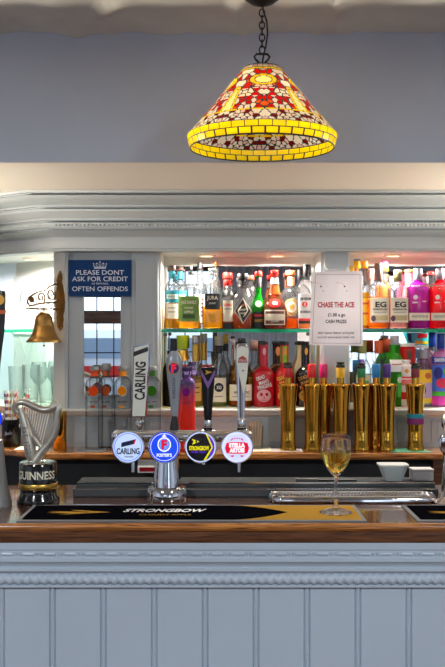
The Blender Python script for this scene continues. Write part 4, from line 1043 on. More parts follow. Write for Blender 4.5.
# gold bottles
def gold(label, px, Y, cap, top=364, blacktop=False, extra=None):
    bot = H0+(ZC-ZB)*F/Y; s = Y/F
    t = thing('gold_bottle', label, 'bottle', (PX(px, Y), Y, ZB), 'mirror gold bottles on the back bar')
    Z = lambda py: (bot-py)*s
    b = MB(); w = 9.7
    prof = [(w*.80, bot), (w*.86, bot-.6), (w*.86, bot-4), (w*.78, bot-6), (w*.76, 430), (w*.78, 415), (w*.84, 402), (w*.93, 391), (w*.99, 386), (w, 384.6), (w*.93, 383.6), (w*.36, 383), (w*.36, 376.5)]
    b.lathe([(r*s, Z(y)) for r, y in prof], GOLD, e=2.6, n=40); b.build('bottle_body', t)
    b = MB(); b.lathe([(4.0*s, Z(377.5)), (4.1*s, Z(377)), (4.1*s, Z(top+.6)), (3.7*s, Z(top)), (0, Z(top))], cap, n=24); b.build('cap', t)
    if blacktop:
        b = MB(); b.lathe([(4.3*s, Z(top+1.5)), (4.3*s, Z(top-.4)), (3.5*s, Z(top-2)), (4.2*s, Z(top-3)), (3.8*s, Z(top-4)), (0, Z(top-4))], BLACK, n=20); b.build('pourer', t)
    b = MB(); f_ = lambda x, z: (x, -(.84*w*s)-.0015, z)
    b.ring(0, Z(392.5), 2.5*s, 3.3*s, GOLDM, f_, n=16); b.text('AU', 0, Z(392.5), 2.2*s, GOLDM, f_, width=3*s)
    b.build('embossed_badge', t)
    if extra: extra(t, s, Z, w)
    return t
GC = [((288, 3.47), (196, 30, 34), True, 366.5, 'gold bottle with red cap and black pourer, in front of the poppy red rum'),
      ((312, 3.47), (222, 30, 34), False, 364, 'gold bottle with plain bright red cap'),
      ((323.5, 3.55), (178, 14, 92), False, 364, 'gold bottle with magenta cap'),
      ((340.5, 3.47), (246, 186, 20), True, 366, 'gold bottle with yellow cap and black pourer'),
      ((361.5, 3.47), (20, 116, 70), True, 367, 'gold bottle with green cap and black pourer'),
      ((376, 3.53), (18, 116, 176), False, 364, 'gold bottle with blue cap'),
      ((386.8, 3.47), (70, 34, 120), False, 364, 'gold bottle with violet cap'),
      ((415.3, 3.47), (128, 30, 44), True, 367, 'gold bottle with dark red cap and teal and purple wrist bands')]
def bands_(t, s, Z, w):
    for y0, y1, mm, nm in ((413.5, 418, TEAL, 'teal'), (418, 424, P_('plum_band', (120, 30, 100)), 'plum')):
        b = MB(); b.lathe([(w*.80*s, Z(y1)), (w*.81*s+.0012, Z(y1-.4)), (w*.81*s+.0012, Z(y0+.4)), (w*.80*s, Z(y0))], mm, e=2.6, n=32); b.build('rubber_band', t)
for i, ((px, Y), c, bk, top, lb) in enumerate(GC):
    gold(lb, px, Y, P_('gold_cap_%s' % 'abcdefgh'[i], c, .3), top, bk, bands_ if px > 400 else None)
# gold canister on the left
t = thing('gold_canister', 'smooth gold canister behind the harp', 'canister', (PX(60, 3.50), 3.50, ZB)); s_ = 3.5/F; bot = H0+(ZC-ZB)*F/3.5
b = MB(); b.lathe([(6.2*s_, 0), (6.6*s_, .002), (6.6*s_, (bot-413)*s_)], GOLD, n=32); b.build('canister_body', t)
b = MB(); b.lathe([(6.9*s_, (bot-413.5)*s_), (6.9*s_, (bot-411.5)*s_), (6.3*s_, (bot-411)*s_), (0, (bot-411.3)*s_)], GOLDM, n=32); b.build('lid', t)

# ================================================================== LEFT BAY GLASSWARE, STRAWS, STIRRERS
def glassware(px, Y, zb, h, r, kind, label, grp):
    t = thing('drinking_glass' if kind != 'wine' else 'stemmed_glass', label, 'glass', (px, Y, zb), grp)
    b = MB()
    if kind == 'wine':
        P = [(0, 0), (r*.9, .001), (r*.9, .003), (.004, .008), (.0035, h*.42), (r*.5, h*.47), (r*.95, h*.62), (r, h*.75), (r*.82, h), (r*.80, h), (r*.97, h*.75), (r*.9, h*.62), (r*.45, h*.49), (0, h*.47)]
    else:
        P = [(r*.7, 0), (r*.78, .003), (r*.9, h*.5), (r, h), (r*.96, h), (r*.86, h*.5), (r*.7, .008), (0, .008)]
    b.lathe(P, CLEAR2, n=24); b.build('glass_bowl', t); return t
k = 0; desc = ['tall straight', 'tall narrow', 'slim', 'short wide', 'tapered', 'tall tapered', 'small']
for i, (u_, v_, h, r, kd) in enumerate(((.075, .06, .155, .034, 'tum'), (.155, .07, .150, .036, 'tum'), (.235, .06, .158, .036, 'tum'), (.115, .15, .165, .036, 'wine'), (.20, .16, .17, .036, 'wine'), (.29, .15, .165, .036, 'wine'), (.315, .055, .15, .034, 'tum'))):
    p = Ml @ Vector((u_+.02, v_, 0))
    glassware(p.x, p.y, ZL, h, r, kd, ['clear tumbler on the ledge nearest the bell column', 'clear tumbler on the ledge, second from the bell column', 'clear tumbler on the ledge, third from the bell column', 'stemmed glass behind the tumblers nearest the bell column', 'stemmed glass in the middle of the row behind the tumblers', 'stemmed glass at the outer end behind the tumblers', 'clear tumbler on the ledge above the straw pot'][i], 'clear glasses on the splayed bay ledge')
for i, (u_, v_) in enumerate(((.10, .13), (.18, .13), (.26, .13), (.34, .13))):
    p = Ml @ Vector((u_+.01, v_, 0))
    glassware(p.x, p.y, ZG, .165, .036, 'wine', ['stemmed glass on the upper shelf right behind the bell', 'stemmed glass on the upper shelf, second from the bell column', 'stemmed glass on the upper shelf, third from the bell column', 'stemmed glass on the upper shelf at the outer end'][i], 'stemmed glasses on the shelf behind the bell')

t = thing('straw_pot', 'black cylindrical pot with scribbled white name on it', 'pot', (PX(11.5, 3.60), 3.60, ZB)); s_ = 3.6/F; bot = H0+(ZC-ZB)*F/3.6
b = MB(); b.lathe([(9*s_, 0), (9.3*s_, .002), (10*s_, (bot-419)*s_), (9.5*s_, (bot-419)*s_), (8.6*s_, .006), (0, .006)], BLACK, n=32)
fb = lambda x, z: (x, -math.sqrt(max((9.9*s_)**2-x*x, 0))-.0006, z)
b.text('Jack', -1*s_, (bot-432)*s_, 3.2*s_, SW, fb, width=8*s_); b.build('pot_body', t)
SCOL = [P_('straw_red', (214, 40, 34)), P_('straw_green', (40, 130, 60)), P_('straw_yellow', (240, 170, 30)), P_('straw_blue', (40, 90, 170))]
for i in range(20):
    a_ = i*2.4; rr = (2+5.2*((i*.37) % 1))*s_; x0, y0 = rr*math.cos(a_), rr*math.sin(a_)
    lean = .03; x1, y1 = x0*2.1+.010*math.sin(i*1.7)+.006, y0*1.5
    tt = tag(bpy.data.objects.new('tmp', None), '', '') if False else None
    b = MB(); z0, z1 = .008, (bot-389-3*((i*.61) % 1))*s_; N = 16
    for q in range(N):
        A_ = Vector((x0+(x1-x0)*q/N, y0+(y1-y0)*q/N, z0+(z1-z0)*q/N)); B_ = Vector((x0+(x1-x0)*(q+1)/N, y0+(y1-y0)*(q+1)/N, z0+(z1-z0)*(q+1)/N))
        b.tube([A_, B_], .0030, WHL if q % 2 else SCOL[i % 4], n=6, cap=False)
    o = b.build('paper_straw', None, (PX(11.5, 3.6), 3.6, ZB))
    tag(o, 'striped paper straw standing in the black pot, among many alike', 'straw', 'striped paper straws in the black pot')

t = thing('stirrer_glass', 'small square clear glass holding wooden stirrers', 'glass', (PX(256, 3.53), 3.53, ZB)); s_ = 3.53/F; bot = H0+(ZC-ZB)*F/3.53
b = MB(); b.lathe([(6.3*s_, 0), (7*s_, .002), (7.2*s_, (bot-426)*s_), (6.8*s_, (bot-426)*s_), (6.5*s_, .006), (0, .006)], CLEAR2, e=5, n=32); b.build('glass_body', t)
STK = P_('pale_stick_wood', (232, 196, 148))
for i in range(12):
    x0 = (-4.8+9.6*((i*.41) % 1))*s_; y0 = (-4+8*((i*.73) % 1))*s_; x1 = x0*1.25+.004*math.sin(i*2.1); zt = (bot-420.5-1.8*((i*.57) % 1))*s_
    b = MB(); b.tube([(x0, y0, .008), (x1, y0*1.15, zt)], .0019, STK, n=6, flat=.6)
    tag(b.build('wooden_stirrer', None, (PX(256, 3.53), 3.53, ZB)), 'thin wooden stirrer in the small square glass, among many alike', 'stirrer', 'wooden stirrers in the square glass')
# papers lying on back bar
def slip(px0, px1, y0, y1, col, label, name='paper_slip', z=ZB, th=.0012, skew=.0):
    Ya, Yb_ = (ZC-z)*F/(y1-H0), (ZC-z)*F/(y0-H0)
    b = MB(); x0, x1 = PX(px0, Ya), PX(px1, Ya)
    V = [(x0, Ya, z), (x1, Ya, z), (x1+skew, Yb_, z), (x0+skew, Yb_, z)]
    V += [(x, y, z+th) for x, y, _ in V]
    b.add(V, [(0, 1, 2, 3), (4, 5, 6, 7), (0, 1, 5, 4), (1, 2, 6, 5), (2, 3, 7, 6), (3, 0, 4, 7)], col)
    c = Vector((sum(v[0] for v in V)/8, sum(v[1] for v in V)/8, z))
    b.v = [(v[0]-c.x, v[1]-c.y, v[2]-c.z) for v in b.v]
    return tag(b.build(name, None, c), label, 'paper')
slip(393, 432, 447.6, 452.4, P_('jade_paper', (86, 160, 130)), 'jade green paper lying under the last gold bottle', skew=-.02)
slip(272, 303, 449, 452, P_('newsprint', (200, 190, 184)), 'pale printed slip in front of the first gold bottles')
slip(250, 272, 447, 451.5, P_('cream_slip', (236, 226, 200)), 'cream slip lying beside the stirrer glass')
slip(76, 104, 448.5, 451.8, P_('grey_slip', (130, 134, 138)), 'grey slip lying in front of the orange-disc bottle')
slip(14, 38, 446.5, 450, P_('white_slip', (224, 220, 212)), 'white slip lying by the black straw pot')

# ================================================================== STEEL RAIL, TUBS, DRIP TRAY
xr0, xr1 = PX(73, 2.65), PX(438.5, 2.65)
t = thing('steel_rail', 'long two-step stainless steel rail along the rear of bar top', 'steel rail', ((xr0+xr1)/2, 2.65, ZT)); hw = (xr1-xr0)/2
b = MB(); RST = paint('rail_steel', (84, 87, 88), .7, spec=0)
b.box(-hw, hw, 0, .145, 0, .022, RST, bev=.002); b.build('lower_step', t)
b = MB(); b.box(-hw+.004, hw-.002, .032, .142, .0222, .034, RST, bev=.002); b.build('upper_step', t)
b = MB(); b.box(-hw, hw, -.0015, .0015, .0205, .0235, CHROME); b.box(-hw+.004, hw-.002, .031, .034, .033, .0355, CHROME); b.build('polished_edges', t)
GT = P_('grey_white_tub', (196, 202, 198), .35); s_ = 2.735/F
t = thing('plastic_tub', 'tapered pale grey plastic tub on the steel rail', 'tub', (PX(393, 2.735), 2.738, ZT+.034))
b = MB(); b.lathe([(8.6*s_, 0), (14*s_, 15*s_), (13.4*s_, 15*s_), (8.2*s_, .003), (0, .003)], GT, e=7, d=.8, n=48, smooth=False); b.build('tub_body', t)
b = MB(); b.lathe([(13.4*s_, 14.6*s_), (15*s_, 14.6*s_), (15*s_, 16.2*s_), (13.4*s_, 16.2*s_)], GT, e=7, d=.8, n=48, smooth=False); b.build('tub_rim', t)
t = thing('plastic_box', 'low pale grey box beside the tapered tub', 'box', (PX(421.5, 2.74), 2.742, ZT+.034))
b = MB(); b.box(-10.6*s_, 10.6*s_, -.024, .024, 0, 10*s_, P_('grey_box', (176, 172, 170), .5), bev=.002); b.build('box_body', t)
b = MB(); b.box(-10.9*s_, 10.9*s_, -.025, .025, 10*s_, 11.6*s_, P_('grey_lid', (190, 186, 184), .5), bev=.001); b.build('lid', t)
b = MB(); b.box(-.055, .055, -.01, .01, 0, .004, BLACKM, bev=.0015); b.box(-.12, -.055, -.006, .006, 0, .006, STEEL, bev=.001)
tag(b.build('bar_knife', None, (PX(338, 2.70), 2.715, ZT+.0355)), 'flat dark-handled bar knife lying on the steel rail', 'knife')

# oval drip tray
t = thing('drip_tray', 'long round-ended stainless steel drip tray on the bar top', 'tray', (PX(351.5, 2.60), 2.596, ZT)); s_ = 2.596/F
tw, td = 84*s_, .047
def stad(rx, ry, z, n=12):
    P = []
    r_ = min(ry, rx)
    for k in range(n+1): a_ = -PI/2+PI*k/n; P.append((rx-r_*.9+r_*.9*math.cos(a_), ry*math.sin(a_), z))
    for k in range(n+1): a_ = PI/2+PI*k/n; P.append((-rx+r_*.9+r_*.9*math.cos(a_), ry*math.sin(a_), z))
    return P
loops = [stad(tw*.985, td*.92, 0), stad(tw*1.0, td, .004), stad(tw*1.0, td, .009), stad(tw*.985, td*.93, .017), stad(tw*.975, td*.86, .0195), stad(tw*.965, td*.80, .0175), stad(tw*.955, td*.75, .012)]
b = MB(); n = len(loops[0]); V = [p for L in loops for p in L]; Fs = []
for i in range(len(loops)-1):
    for k in range(n): Fs.append((i*n+k, i*n+(k+1) % n, (i+1)*n+(k+1) % n, (i+1)*n+k))
Fs.append(list(range((len(loops)-1)*n, len(loops)*n))); b.add(V, Fs, CHROME, True); b.build('tray_body', t)
b = MB()
for k in range(46):
    x = -tw*.93+2*tw*.93*k/45; b.tube([(x, -td*.62, .0165), (x, td*.62, .0165)], .0016, CHROME, n=5)
for y in (-td*.6, 0, td*.6): b.tube([(-tw*.93, y, .0150), (tw*.93, y, .0150)], .0016, CHROME, n=5)
b.build('grille', t)

# bar runners
GF = P_('runner_gold', (178, 136, 58), .8, spec=0); GB = P_('runner_border', (140, 140, 140), .8, spec=0); RB_ = P_('runner_black', (12, 12, 16), .8, spec=0)
def quadmat(x0, x1, y0, y1): return lambda x, y: (x, y, .0033)
def runner(label, x0, x1, gold_right=False, gold_left=False, txt=True, emblem=None):
    t = thing('bar_runner', label, 'bar mat', (0, 0, ZT), 'rubber bar runners along the bar top'); y0, y1 = 2.300, 2.512
    b = MB(); b.box(x0, x1, y0, y1, 0, .003, GB, bev=.001); b.build('mat_base', t)
    f = lambda x, z: (x, z, .0033); f2 = lambda x, z: (x, z, .0036); f3 = lambda x, z: (x, z, .0039)
    b = MB(); q = .010
    if gold_right:
        b.sheet([(x0+q, y0+q), (x1-q, y0+q), (x1-q, y1-q), (x0+q, y1-q)], GF, f)
        xt = PX(288, 2.40); xa = xt-.14
        N = 10; top = [(xa+(xt-xa)*k/N, y1-q-(.096)*(k/N)**1.7) for k in range(N+1)]; bot_ = [(xa+(xt-xa)*k/N, y0+q+.096*(k/N)**1.7) for k in range(N+1)]
        b.sheet([(x0+q, y0+q)]+bot_+top[::-1]+[(x0+q, y1-q)], RB_, f2)
    else: b.sheet([(x0+q, y0+q), (x1-q, y0+q), (x1-q, y1-q), (x0+q, y1-q)], RB_, f2)
    b.build('printed_field', t)
    b = MB()
    if emblem is not None:
        ex, ey, sg = emblem
        b.sheet([(ex-sg*.055, ey+.018), (ex+sg*.01, ey+.012), (ex+sg*.05, ey), (ex+sg*.01, ey-.012), (ex-sg*.055, ey-.004), (ex-sg*.02, ey+.004)], GF, f3)
        b.sheet([(ex+sg*.0, ey+.034), (ex+sg*.03, ey+.030), (ex+sg*.105, ey+.004), (ex+sg*.02, ey-.018), (ex-sg*.02, ey-.030), (ex+sg*.02, ey-.006), (ex+sg*.055, ey+.006), (ex+sg*.02, ey+.018)], GF, f3)
    if txt:
        b.text('STRONGBOW', PX(163, 2.41), 2.428, .038, WHL, f3, width=.205, bold=.03, shear=.2); b.text('CLOUDY APPLE', PX(165, 2.36), 2.372, .016, GF, f3, width=.13)
    if b.v: b.build('printed_logo', t)
runner('long black and gold STRONGBOW bar runner beneath the beer fonts', -.500, .350, gold_right=True, emblem=(PX(68, 2.39), 2.40, 1))
runner('black bar runner with gold arrow at the right end of bar top', .472, 1.15, txt=False, emblem=(.575, 2.40, 1))
runner('grey-edged bar runner at the left end of bar top', -1.2, -.572, txt=False)

# ================================================================== WINE GLASS
YW = 2.40; s_ = YW/F
t = thing('wine_glass', 'stemmed wine glass half full of pale white wine, standing on the bar runner', 'wine glass', (PX(336, YW), YW, ZT+.004))
Z = lambda py: (514-py)*s_
TG = true_glass('wine_glass_crystal')
outp = [(16.2, 514), (16.4, 513.4), (10, 511.2), (4, 509), (2.0, 505), (1.6, 498), (1.5, 485), (1.7, 479.5), (3.2, 477), (7.5, 472.5), (11.5, 466.5), (14.0, 460), (15.0, 453), (15.1, 449), (14.6, 443), (13.62, 436.6), (13.55, 436.2), (13.4, 436.05)]
inp = [(13.25, 436.2), (13.2, 436.6), (14.2, 443), (14.7, 449), (14.6, 453), (13.6, 460), (11.1, 466.3), (7.1, 472), (3, 475.7), (0, 476.6)]
b = MB(); b.lathe([(0, 0)]+[(r*s_, Z(y)) for r, y in outp+inp], TG, n=48); b.build('glass_vessel', t)
b = MB(); wp = [(0, 476.3), (3.05, 475.5), (7.15, 471.9), (11.15, 466.2), (13.65, 460), (14.6, 454)]
b.lathe([(r*s_, Z(y)) for r, y in wp]+[(14.62*s_, Z(453)), (0, Z(453))], true_glass('white_wine', (250, 238, 170), 1.33), n=48); b.build('wine', t)

# ================================================================== BEER FONT (four taps)
YF = 2.60; s_ = YF/F; fx = PX(167, YF)
t = thing('beer_font', 'chrome four-tap beer font with lit round badges and tall handles', 'beer font', (fx, YF, ZT))
ZZ = lambda py, Y=YF: PZ(py, Y)-ZT
b = MB(); b.lathe([(20*s_, 0), (20.5*s_, .003), (20*s_, ZZ(489)), (18.6*s_, ZZ(486.8)), (15*s_, ZZ(486.2)), (14.2*s_, ZZ(486))], CHROME, n=48)
b.lathe([(14.2*s_, ZZ(486)), (13.4*s_, ZZ(475)), (11.6*s_, ZZ(460)), (10.6*s_, ZZ(440)), (10.6*s_, ZZ(431)), (0, ZZ(431))], CHROME, n=40); b.build('column', t)
b = MB(); zb_ = ZZ(436); xl_, xr_ = PX(118, YF)-fx, PX(246, YF)-fx
b.tube([(xl_, 0, zb_), (xr_, 0, zb_)], .0165, CHROME, n=24)
for x in (xl_, xr_): b.lathe([(0, -.018), (.010, -.015), (.017, -.006), (.0175, 0), (.017, .006), (.010, .015), (0, .018)], CHROME, n=20, M=Matrix.Translation((x, 0, zb_)) @ Matrix.Rotation(PI/2, 4, 'Y'))
b.build('crossbar', t)
for px in (137, 141, 181, 191, 217, 223): 
    b = MB(); x = PX(px, YF)-fx; b.lathe([(0, -.007), (.006, -.004), (.0075, 0), (.006, .004), (0, .007)], CHROME, n=12, M=Matrix.Translation((x, -.022, zb_-.002+.006*((px*7) % 3-1)))); b.build('valve_knob', t)
YBd = 2.535; sb = YBd/F
LB = paint('badge_pale_blue', (198, 218, 250), .2, emit=.55, coat=.5); FB = paint('badge_blue', (22, 70, 216), .2, emit=.75, coat=.5); SB = paint('badge_black', (20, 20, 30), .2, coat=.5); LIL = paint('badge_lilac', (206, 214, 252), .2, emit=.6, coat=.5)
BW = paint('badge_white', (250, 250, 255), .2, emit=.7); BR = paint('badge_red', (220, 18, 54), .2, emit=.5); BP = paint('badge_purple', (96, 50, 200), .2, emit=.5); BYW = paint('badge_yellow', (240, 226, 20), .2, emit=.5); BN = paint('badge_navy_print', (22, 34, 74), .3)
RIMS = [(128.2, 447, 'carling'), (164.3, 447, 'fosters'), (200.6, 447, 'strongbow'), (237, 447, 'stella')]
for px, py, kd in RIMS:
    cx_, cz_ = PX(px, YBd)-fx, PZ(py, YBd)-ZT; yb = YBd-YF
    R_ = 16.4*sb
    b = MB(); Mx = Matrix.Translation((cx_, yb, cz_)) @ Matrix.Rotation(PI/2, 4, 'X')
    b.lathe([(0, -.024), (R_*.7, -.022), (R_*.95, -.014), (R_, -.004), (R_*.99, .003), (R_*.94, .0045), (R_*.90, .002), (R_*.90, 0), (0, 0)], CHROME, n=48, M=Mx)
    b.tube([(cx_, yb+.02, cz_), (cx_, yb+.06, cz_+.012)], .012, CHROME, n=12)
    rim = b.build('badge_housing', t); rim['label'] = {'carling': 'chrome housing of the pale blue CARLING badge', 'fosters': 'chrome housing of the blue F badge', 'strongbow': 'chrome housing of the black and purple STRONGBOW badge', 'stella': 'chrome housing of the pale STELLA ARTOIS badge'}[kd]
    b = MB(); r_ = R_*.905
    def dome(x, z, o=0.0): 
        q = min(1, (((x-cx_)**2+(z-cz_)**2)/(r_*r_)))
        return (x, yb-.0012-.0012*(1-q)-o, z)
    f0 = lambda x, z: dome(x, z); f1 = lambda x, z: dome(x, z, .0009); f2 = lambda x, z: dome(x, z, .0016); f3 = lambda x, z: dome(x, z, .0022)
    u_ = sb; Xc = lambda a: cx_+a*u_; Zc = lambda a: cz_-a*u_
    fld = {'carling': LB, 'fosters': FB, 'strongbow': SB, 'stella': LIL}[kd]
    vs_ = [f0(cx_, cz_)]; n_ = 40
    for q in (.33, .66, 1.0):
        vs_ += [f0(cx_+r_*q*math.cos(2*PI*k/n_), cz_+r_*q*math.sin(2*PI*k/n_)) for k in range(n_)]
    fs_ = [(0, 1+k, 1+(k+1) % n_) for k in range(n_)]+[(1+j*n_+k, 1+(j+1)*n_+k, 1+(j+1)*n_+(k+1) % n_, 1+j*n_+(k+1) % n_) for j in (0, 1) for k in range(n_)]
    b.add(vs_, fs_, fld, True)
    if kd == 'carling':
        b.ring(cx_, cz_, r_*.90, r_*.93, FB, f1)
        b.sheet([(Xc(-6.5), Zc(-4.5)), (Xc(8), Zc(-8)), (Xc(6.5), Zc(-3.2)), (Xc(-7), Zc(0))], BN, f1); b.sheet([(Xc(8), Zc(-8)), (Xc(6.5), Zc(-3.2)), (Xc(5), Zc(-3)), (Xc(6), Zc(-6))], BR, f2)
        b.text('CARLING', Xc(0), Zc(4), 5.6*u_, BN, f2, width=23*u_, bold=.03); b.text('PREMIER', Xc(1), Zc(9.6), 1.7*u_, BN, f2, width=9*u_)
    elif kd == 'fosters':
        b.ring(cx_, cz_, r_*.90, r_*.93, BW, f1)
        b.ring(Xc(0), Zc(-2.6), 5.6*u_, 6.7*u_, BW, f1, asp=1.08); b.disc(Xc(0), Zc(-2.6), 5*u_, 5.4*u_, paint('badge_mid_blue', (110, 150, 240), .2, emit=.6), f1)
        b.text('F', Xc(0), Zc(-2.6), 8*u_, BR, f2, width=5.6*u_, bold=.06); b.text("FOSTER'S", Xc(0), Zc(8), 3.0*u_, BW, f2, width=15*u_, bold=.03)
        b.sheet([(Xc(-2.4), Zc(-10.4)), (Xc(0), Zc(-13)), (Xc(2.4), Zc(-10.4))], BW, f1)
    elif kd == 'strongbow':
        b.ring(cx_, cz_, r_*.94, r_*1.0, LIL, f1)
        N = 12; a0 = -.97; arc = [(Xc(14.1*math.cos(a0+1.94*k/N)), Zc(14.1*math.sin(a0+1.94*k/N))) for k in range(N+1)]
        b.sheet([(Xc(11), Zc(0))]+arc[:N//2+1], BP, f1); b.sheet([(Xc(11), Zc(0))]+arc[N//2:], BP, f1)
        b.sheet([(Xc(5), Zc(-13)), (Xc(7), Zc(-12.4)), (Xc(12.4), Zc(0)), (Xc(11), Zc(0))], BYW, f2); b.sheet([(Xc(3), Zc(13)), (Xc(5.5), Zc(12.7)), (Xc(12.4), Zc(0)), (Xc(11), Zc(0))], BYW, f2)
        b.text('STRONGBOW', Xc(-1.4), Zc(1), 3.8*u_, BYW, f2, width=20*u_, bold=.05); b.text('DARK FRUIT', Xc(-2), Zc(4.8), 2*u_, BP, f2, width=15*u_, bold=.03)
        for pts_ in ([(-9, -8.4), (-1, -5.6), (-8.4, -2.6), (-7, -5.6)], ): b.sheet([(Xc(x), Zc(y)) for x, y in pts_], BYW, f2)
        b.disc(Xc(-4.4), Zc(-5.6), 1.1*u_, 1.1*u_, SB, f3, n=10)
    else:
        b.ring(cx_, cz_, r_*.92, r_*.94, BW, f1)
        b.sheet([(Xc(-10.5), Zc(-4)), (Xc(-7), Zc(-5)), (Xc(7), Zc(-5)), (Xc(10.5), Zc(-4)), (Xc(12), Zc(1)), (Xc(10.5), Zc(6)), (Xc(6), Zc(6.6)), (Xc(-6), Zc(6.6)), (Xc(-10.5), Zc(6)), (Xc(-12), Zc(1))], BR, f1)
        b.text('STELLA', Xc(0), Zc(-1.8), 3.8*u_, BW, f2, width=16*u_, bold=.06); b.text('ARTOIS', Xc(0), Zc(3.2), 3.8*u_, BW, f2, width=15*u_, bold=.06)
        for k in range(7): 
            a_ = PI*(.1+.8*k/6); b.disc(Xc(6*math.cos(a_)), Zc(-6.4-2.6*math.sin(a_)), .8*u_, .8*u_, BR, f2, n=6)
        for sg in (-1, 1): b.sheet([(Xc(sg*3), Zc(8)), (Xc(sg*8), Zc(8.6)), (Xc(sg*4), Zc(10))], BR, f2)
    b.build('badge_face', rim)
    # spout below
    b = MB(); xs_ = cx_+2.6*sb
    b.tube([(xs_, .005, cz_+.0), (xs_, .0, ZZ(462)), (xs_, .0, ZZ(464.5 if kd in ('strongbow', 'fosters') else 472))], .0048, CHROME, n=12); b.build('spout', t)
# handles
YH = 2.64; sh = YH/F
ZH = lambda py: PZ(py, YH)-ZT
HX = lambda px: PX(px, YH)-fx; yh = YH-YF
CRM = P_('handle_cream', (226, 224, 210), .3); 
# carling
b = MB(); quad = [(131.5, 417), (146.3, 417), (150.3, 343), (134, 346.5)]
q = [(HX(x), ZH(y)) for x, y in quad]; b.prism(q, yh-.012, yh+.012, CHROME)
c_ = (sum(p[0] for p in q)/4, sum(p[1] for p in q)/4); q2 = [(c_[0]+(x-c_[0])*.86, c_[1]+(z-c_[1])*.965) for x, z in q]
b.prism(q2, yh-.0132, yh+.0132, CRM)
f = lambda x, z: (x, yh-.0138, z)
b.sheet([(HX(133.8), ZH(356.5)), (HX(148.6), ZH(351)), (HX(148.2), ZH(346.8)), (HX(134), ZH(351.8))], INK, f)
b.text('CARLING', HX(140.6), ZH(380.5), 9.6*sh, INK, f, width=38*sh, bold=.03, rot=PI/2-.03)
o = b.build('tap_handle', t); o['label'] = 'cream slab handle reading CARLING upwards'
b = MB(); x = HX(139.6)
b.lathe([(0, ZH(417)), (.007, ZH(417.4)), (.012, ZH(420.5)), (.0125, ZH(423)), (.008, ZH(427)), (.006, ZH(430)), (.009, ZH(431)), (.009, ZH(436)), (0, ZH(436))][::-1], CHROME, n=20, M=Matrix.Translation((x, yh, 0))); b.build('ferrule', t)
# fosters
b = MB(); GH = P_('handle_grey', (150, 154, 160), .3, metal=.2)
prof = [(417, 3.2), (405, 4.2), (390, 5.6), (378, 7.0), (368, 7.9), (360, 7.9), (356, 6.6), (353, 4.6), (351, 3.9)]
def flatloft(b, cx, prof, m, dep=.55, cxf=None, e=2.4, dy=0):
    vs = []; fs = []; n = 24
    for y, w in prof:
        c = HX(cxf(y)) if cxf else HX(cx)
        for k in range(n):
            a_ = 2*PI*k/n; ct, st = math.cos(a_), math.sin(a_); q_ = (abs(ct)**e+abs(st)**e)**(-1/e)
            vs.append((c+w*sh*q_*ct, yh+dy+max(w*dep, 2.0)*sh*q_*st, ZH(y)))
    for i in range(len(prof)-1):
        for k in range(n): fs.append((i*n+k, i*n+(k+1) % n, (i+1)*n+(k+1) % n, (i+1)*n+k))
    fs += [list(range(n)), [(len(prof)-1)*n+k for k in range(n)]]
    b.add(vs, fs, m, True)
flatloft(b, 174, prof, GH, cxf=lambda y: 174.8-.035*(417-y)*.4)
flatloft(b, 174, [(351.5, 3.6), (340, 3.4), (338.5, 3.2)], BLACKM, cxf=lambda y: 173.6)
f = lambda x, z: (x, yh-.0140, z)
b.disc(HX(174), ZH(368), 6.0*sh, 6.0*sh, GOLDP, f); b.disc(HX(174), ZH(368), 5.2*sh, 5.2*sh, P_('emblem_navy', (24, 40, 110), .3), lambda x, z: (x, yh-.0145, z)); b.text('F', HX(174), ZH(368), 7.4*sh, BR, lambda x, z: (x, yh-.0150, z), bold=.06)
b.text("FOSTER'S", HX(174), ZH(388), 2.6*sh, P_('dark_grey_print', (60, 64, 72)), lambda x, z: (x, yh-.0118, z), width=20*sh, rot=-PI/2)
o = b.build('tap_handle', t); o['label'] = 'grey paddle-shaped handle with F roundel and black tip'
b = MB(); x = HX(174.5)
b.lathe([(.014, ZH(432)), (.012, ZH(425)), (.009, ZH(420)), (.008, ZH(416)), (0, ZH(416))], BLACKM, n=20, M=Matrix.Translation((x, yh, 0))); b.build('ferrule', t)
# strongbow
b = MB(); HB = P_('handle_black', (20, 19, 22), .4, spec=.2); HP = P_('handle_purple', (128, 92, 160), .35)
q = [(204.5, 419.5), (211.6, 419.5), (215.4, 368), (200.6, 368.8)]
b.prism([(HX(x_), ZH(y_)) for x_, y_ in q[::-1]], yh-.010, yh+.010, HB)
b.prism([(HX(200.6), ZH(369)), (HX(215.4), ZH(368)), (HX(213.5), ZH(367.2)), (HX(202), ZH(367.6))], yh-.010, yh+.008, HB)
f = lambda x, z: (x, yh-.0108, z)
for sg in (-1, 1): b.sheet([(HX(208+sg*7.0), ZH(369)), (HX(208+sg*6.8), ZH(375)), (HX(208), ZH(389)), (HX(208), ZH(382))], HP, f)
b.sheet([(HX(205), ZH(370)), (HX(212.5), ZH(372)), (HX(205), ZH(374.5)), (HX(206.6), ZH(372))], GOLDP, f)
b.sheet([(HX(207.4), ZH(389)), (HX(208.6), ZH(389)), (HX(208.2), ZH(415)), (HX(207.8), ZH(415))], P_('ridge_grey', (60, 58, 62)), f)
o = b.build('tap_handle', t); o['label'] = 'black tapering handle with purple V and gold arrow'
def ferr(px, top):
    b = MB(); b.lathe([(.011, ZH(435)), (.011, ZH(428)), (.010, ZH(427)), (.0115, ZH(426)), (.0115, ZH(421)), (.009, ZH(419)), (.006, ZH(top)), (0, ZH(top))], CHROME, n=20, M=Matrix.Translation((HX(px), yh, 0)))
    b.lathe([(.0122, ZH(433)), (.0122, ZH(427.5))], BLACK, n=20, M=Matrix.Translation((HX(px), yh, 0))); b.build('ferrule', t)
ferr(208, 417)
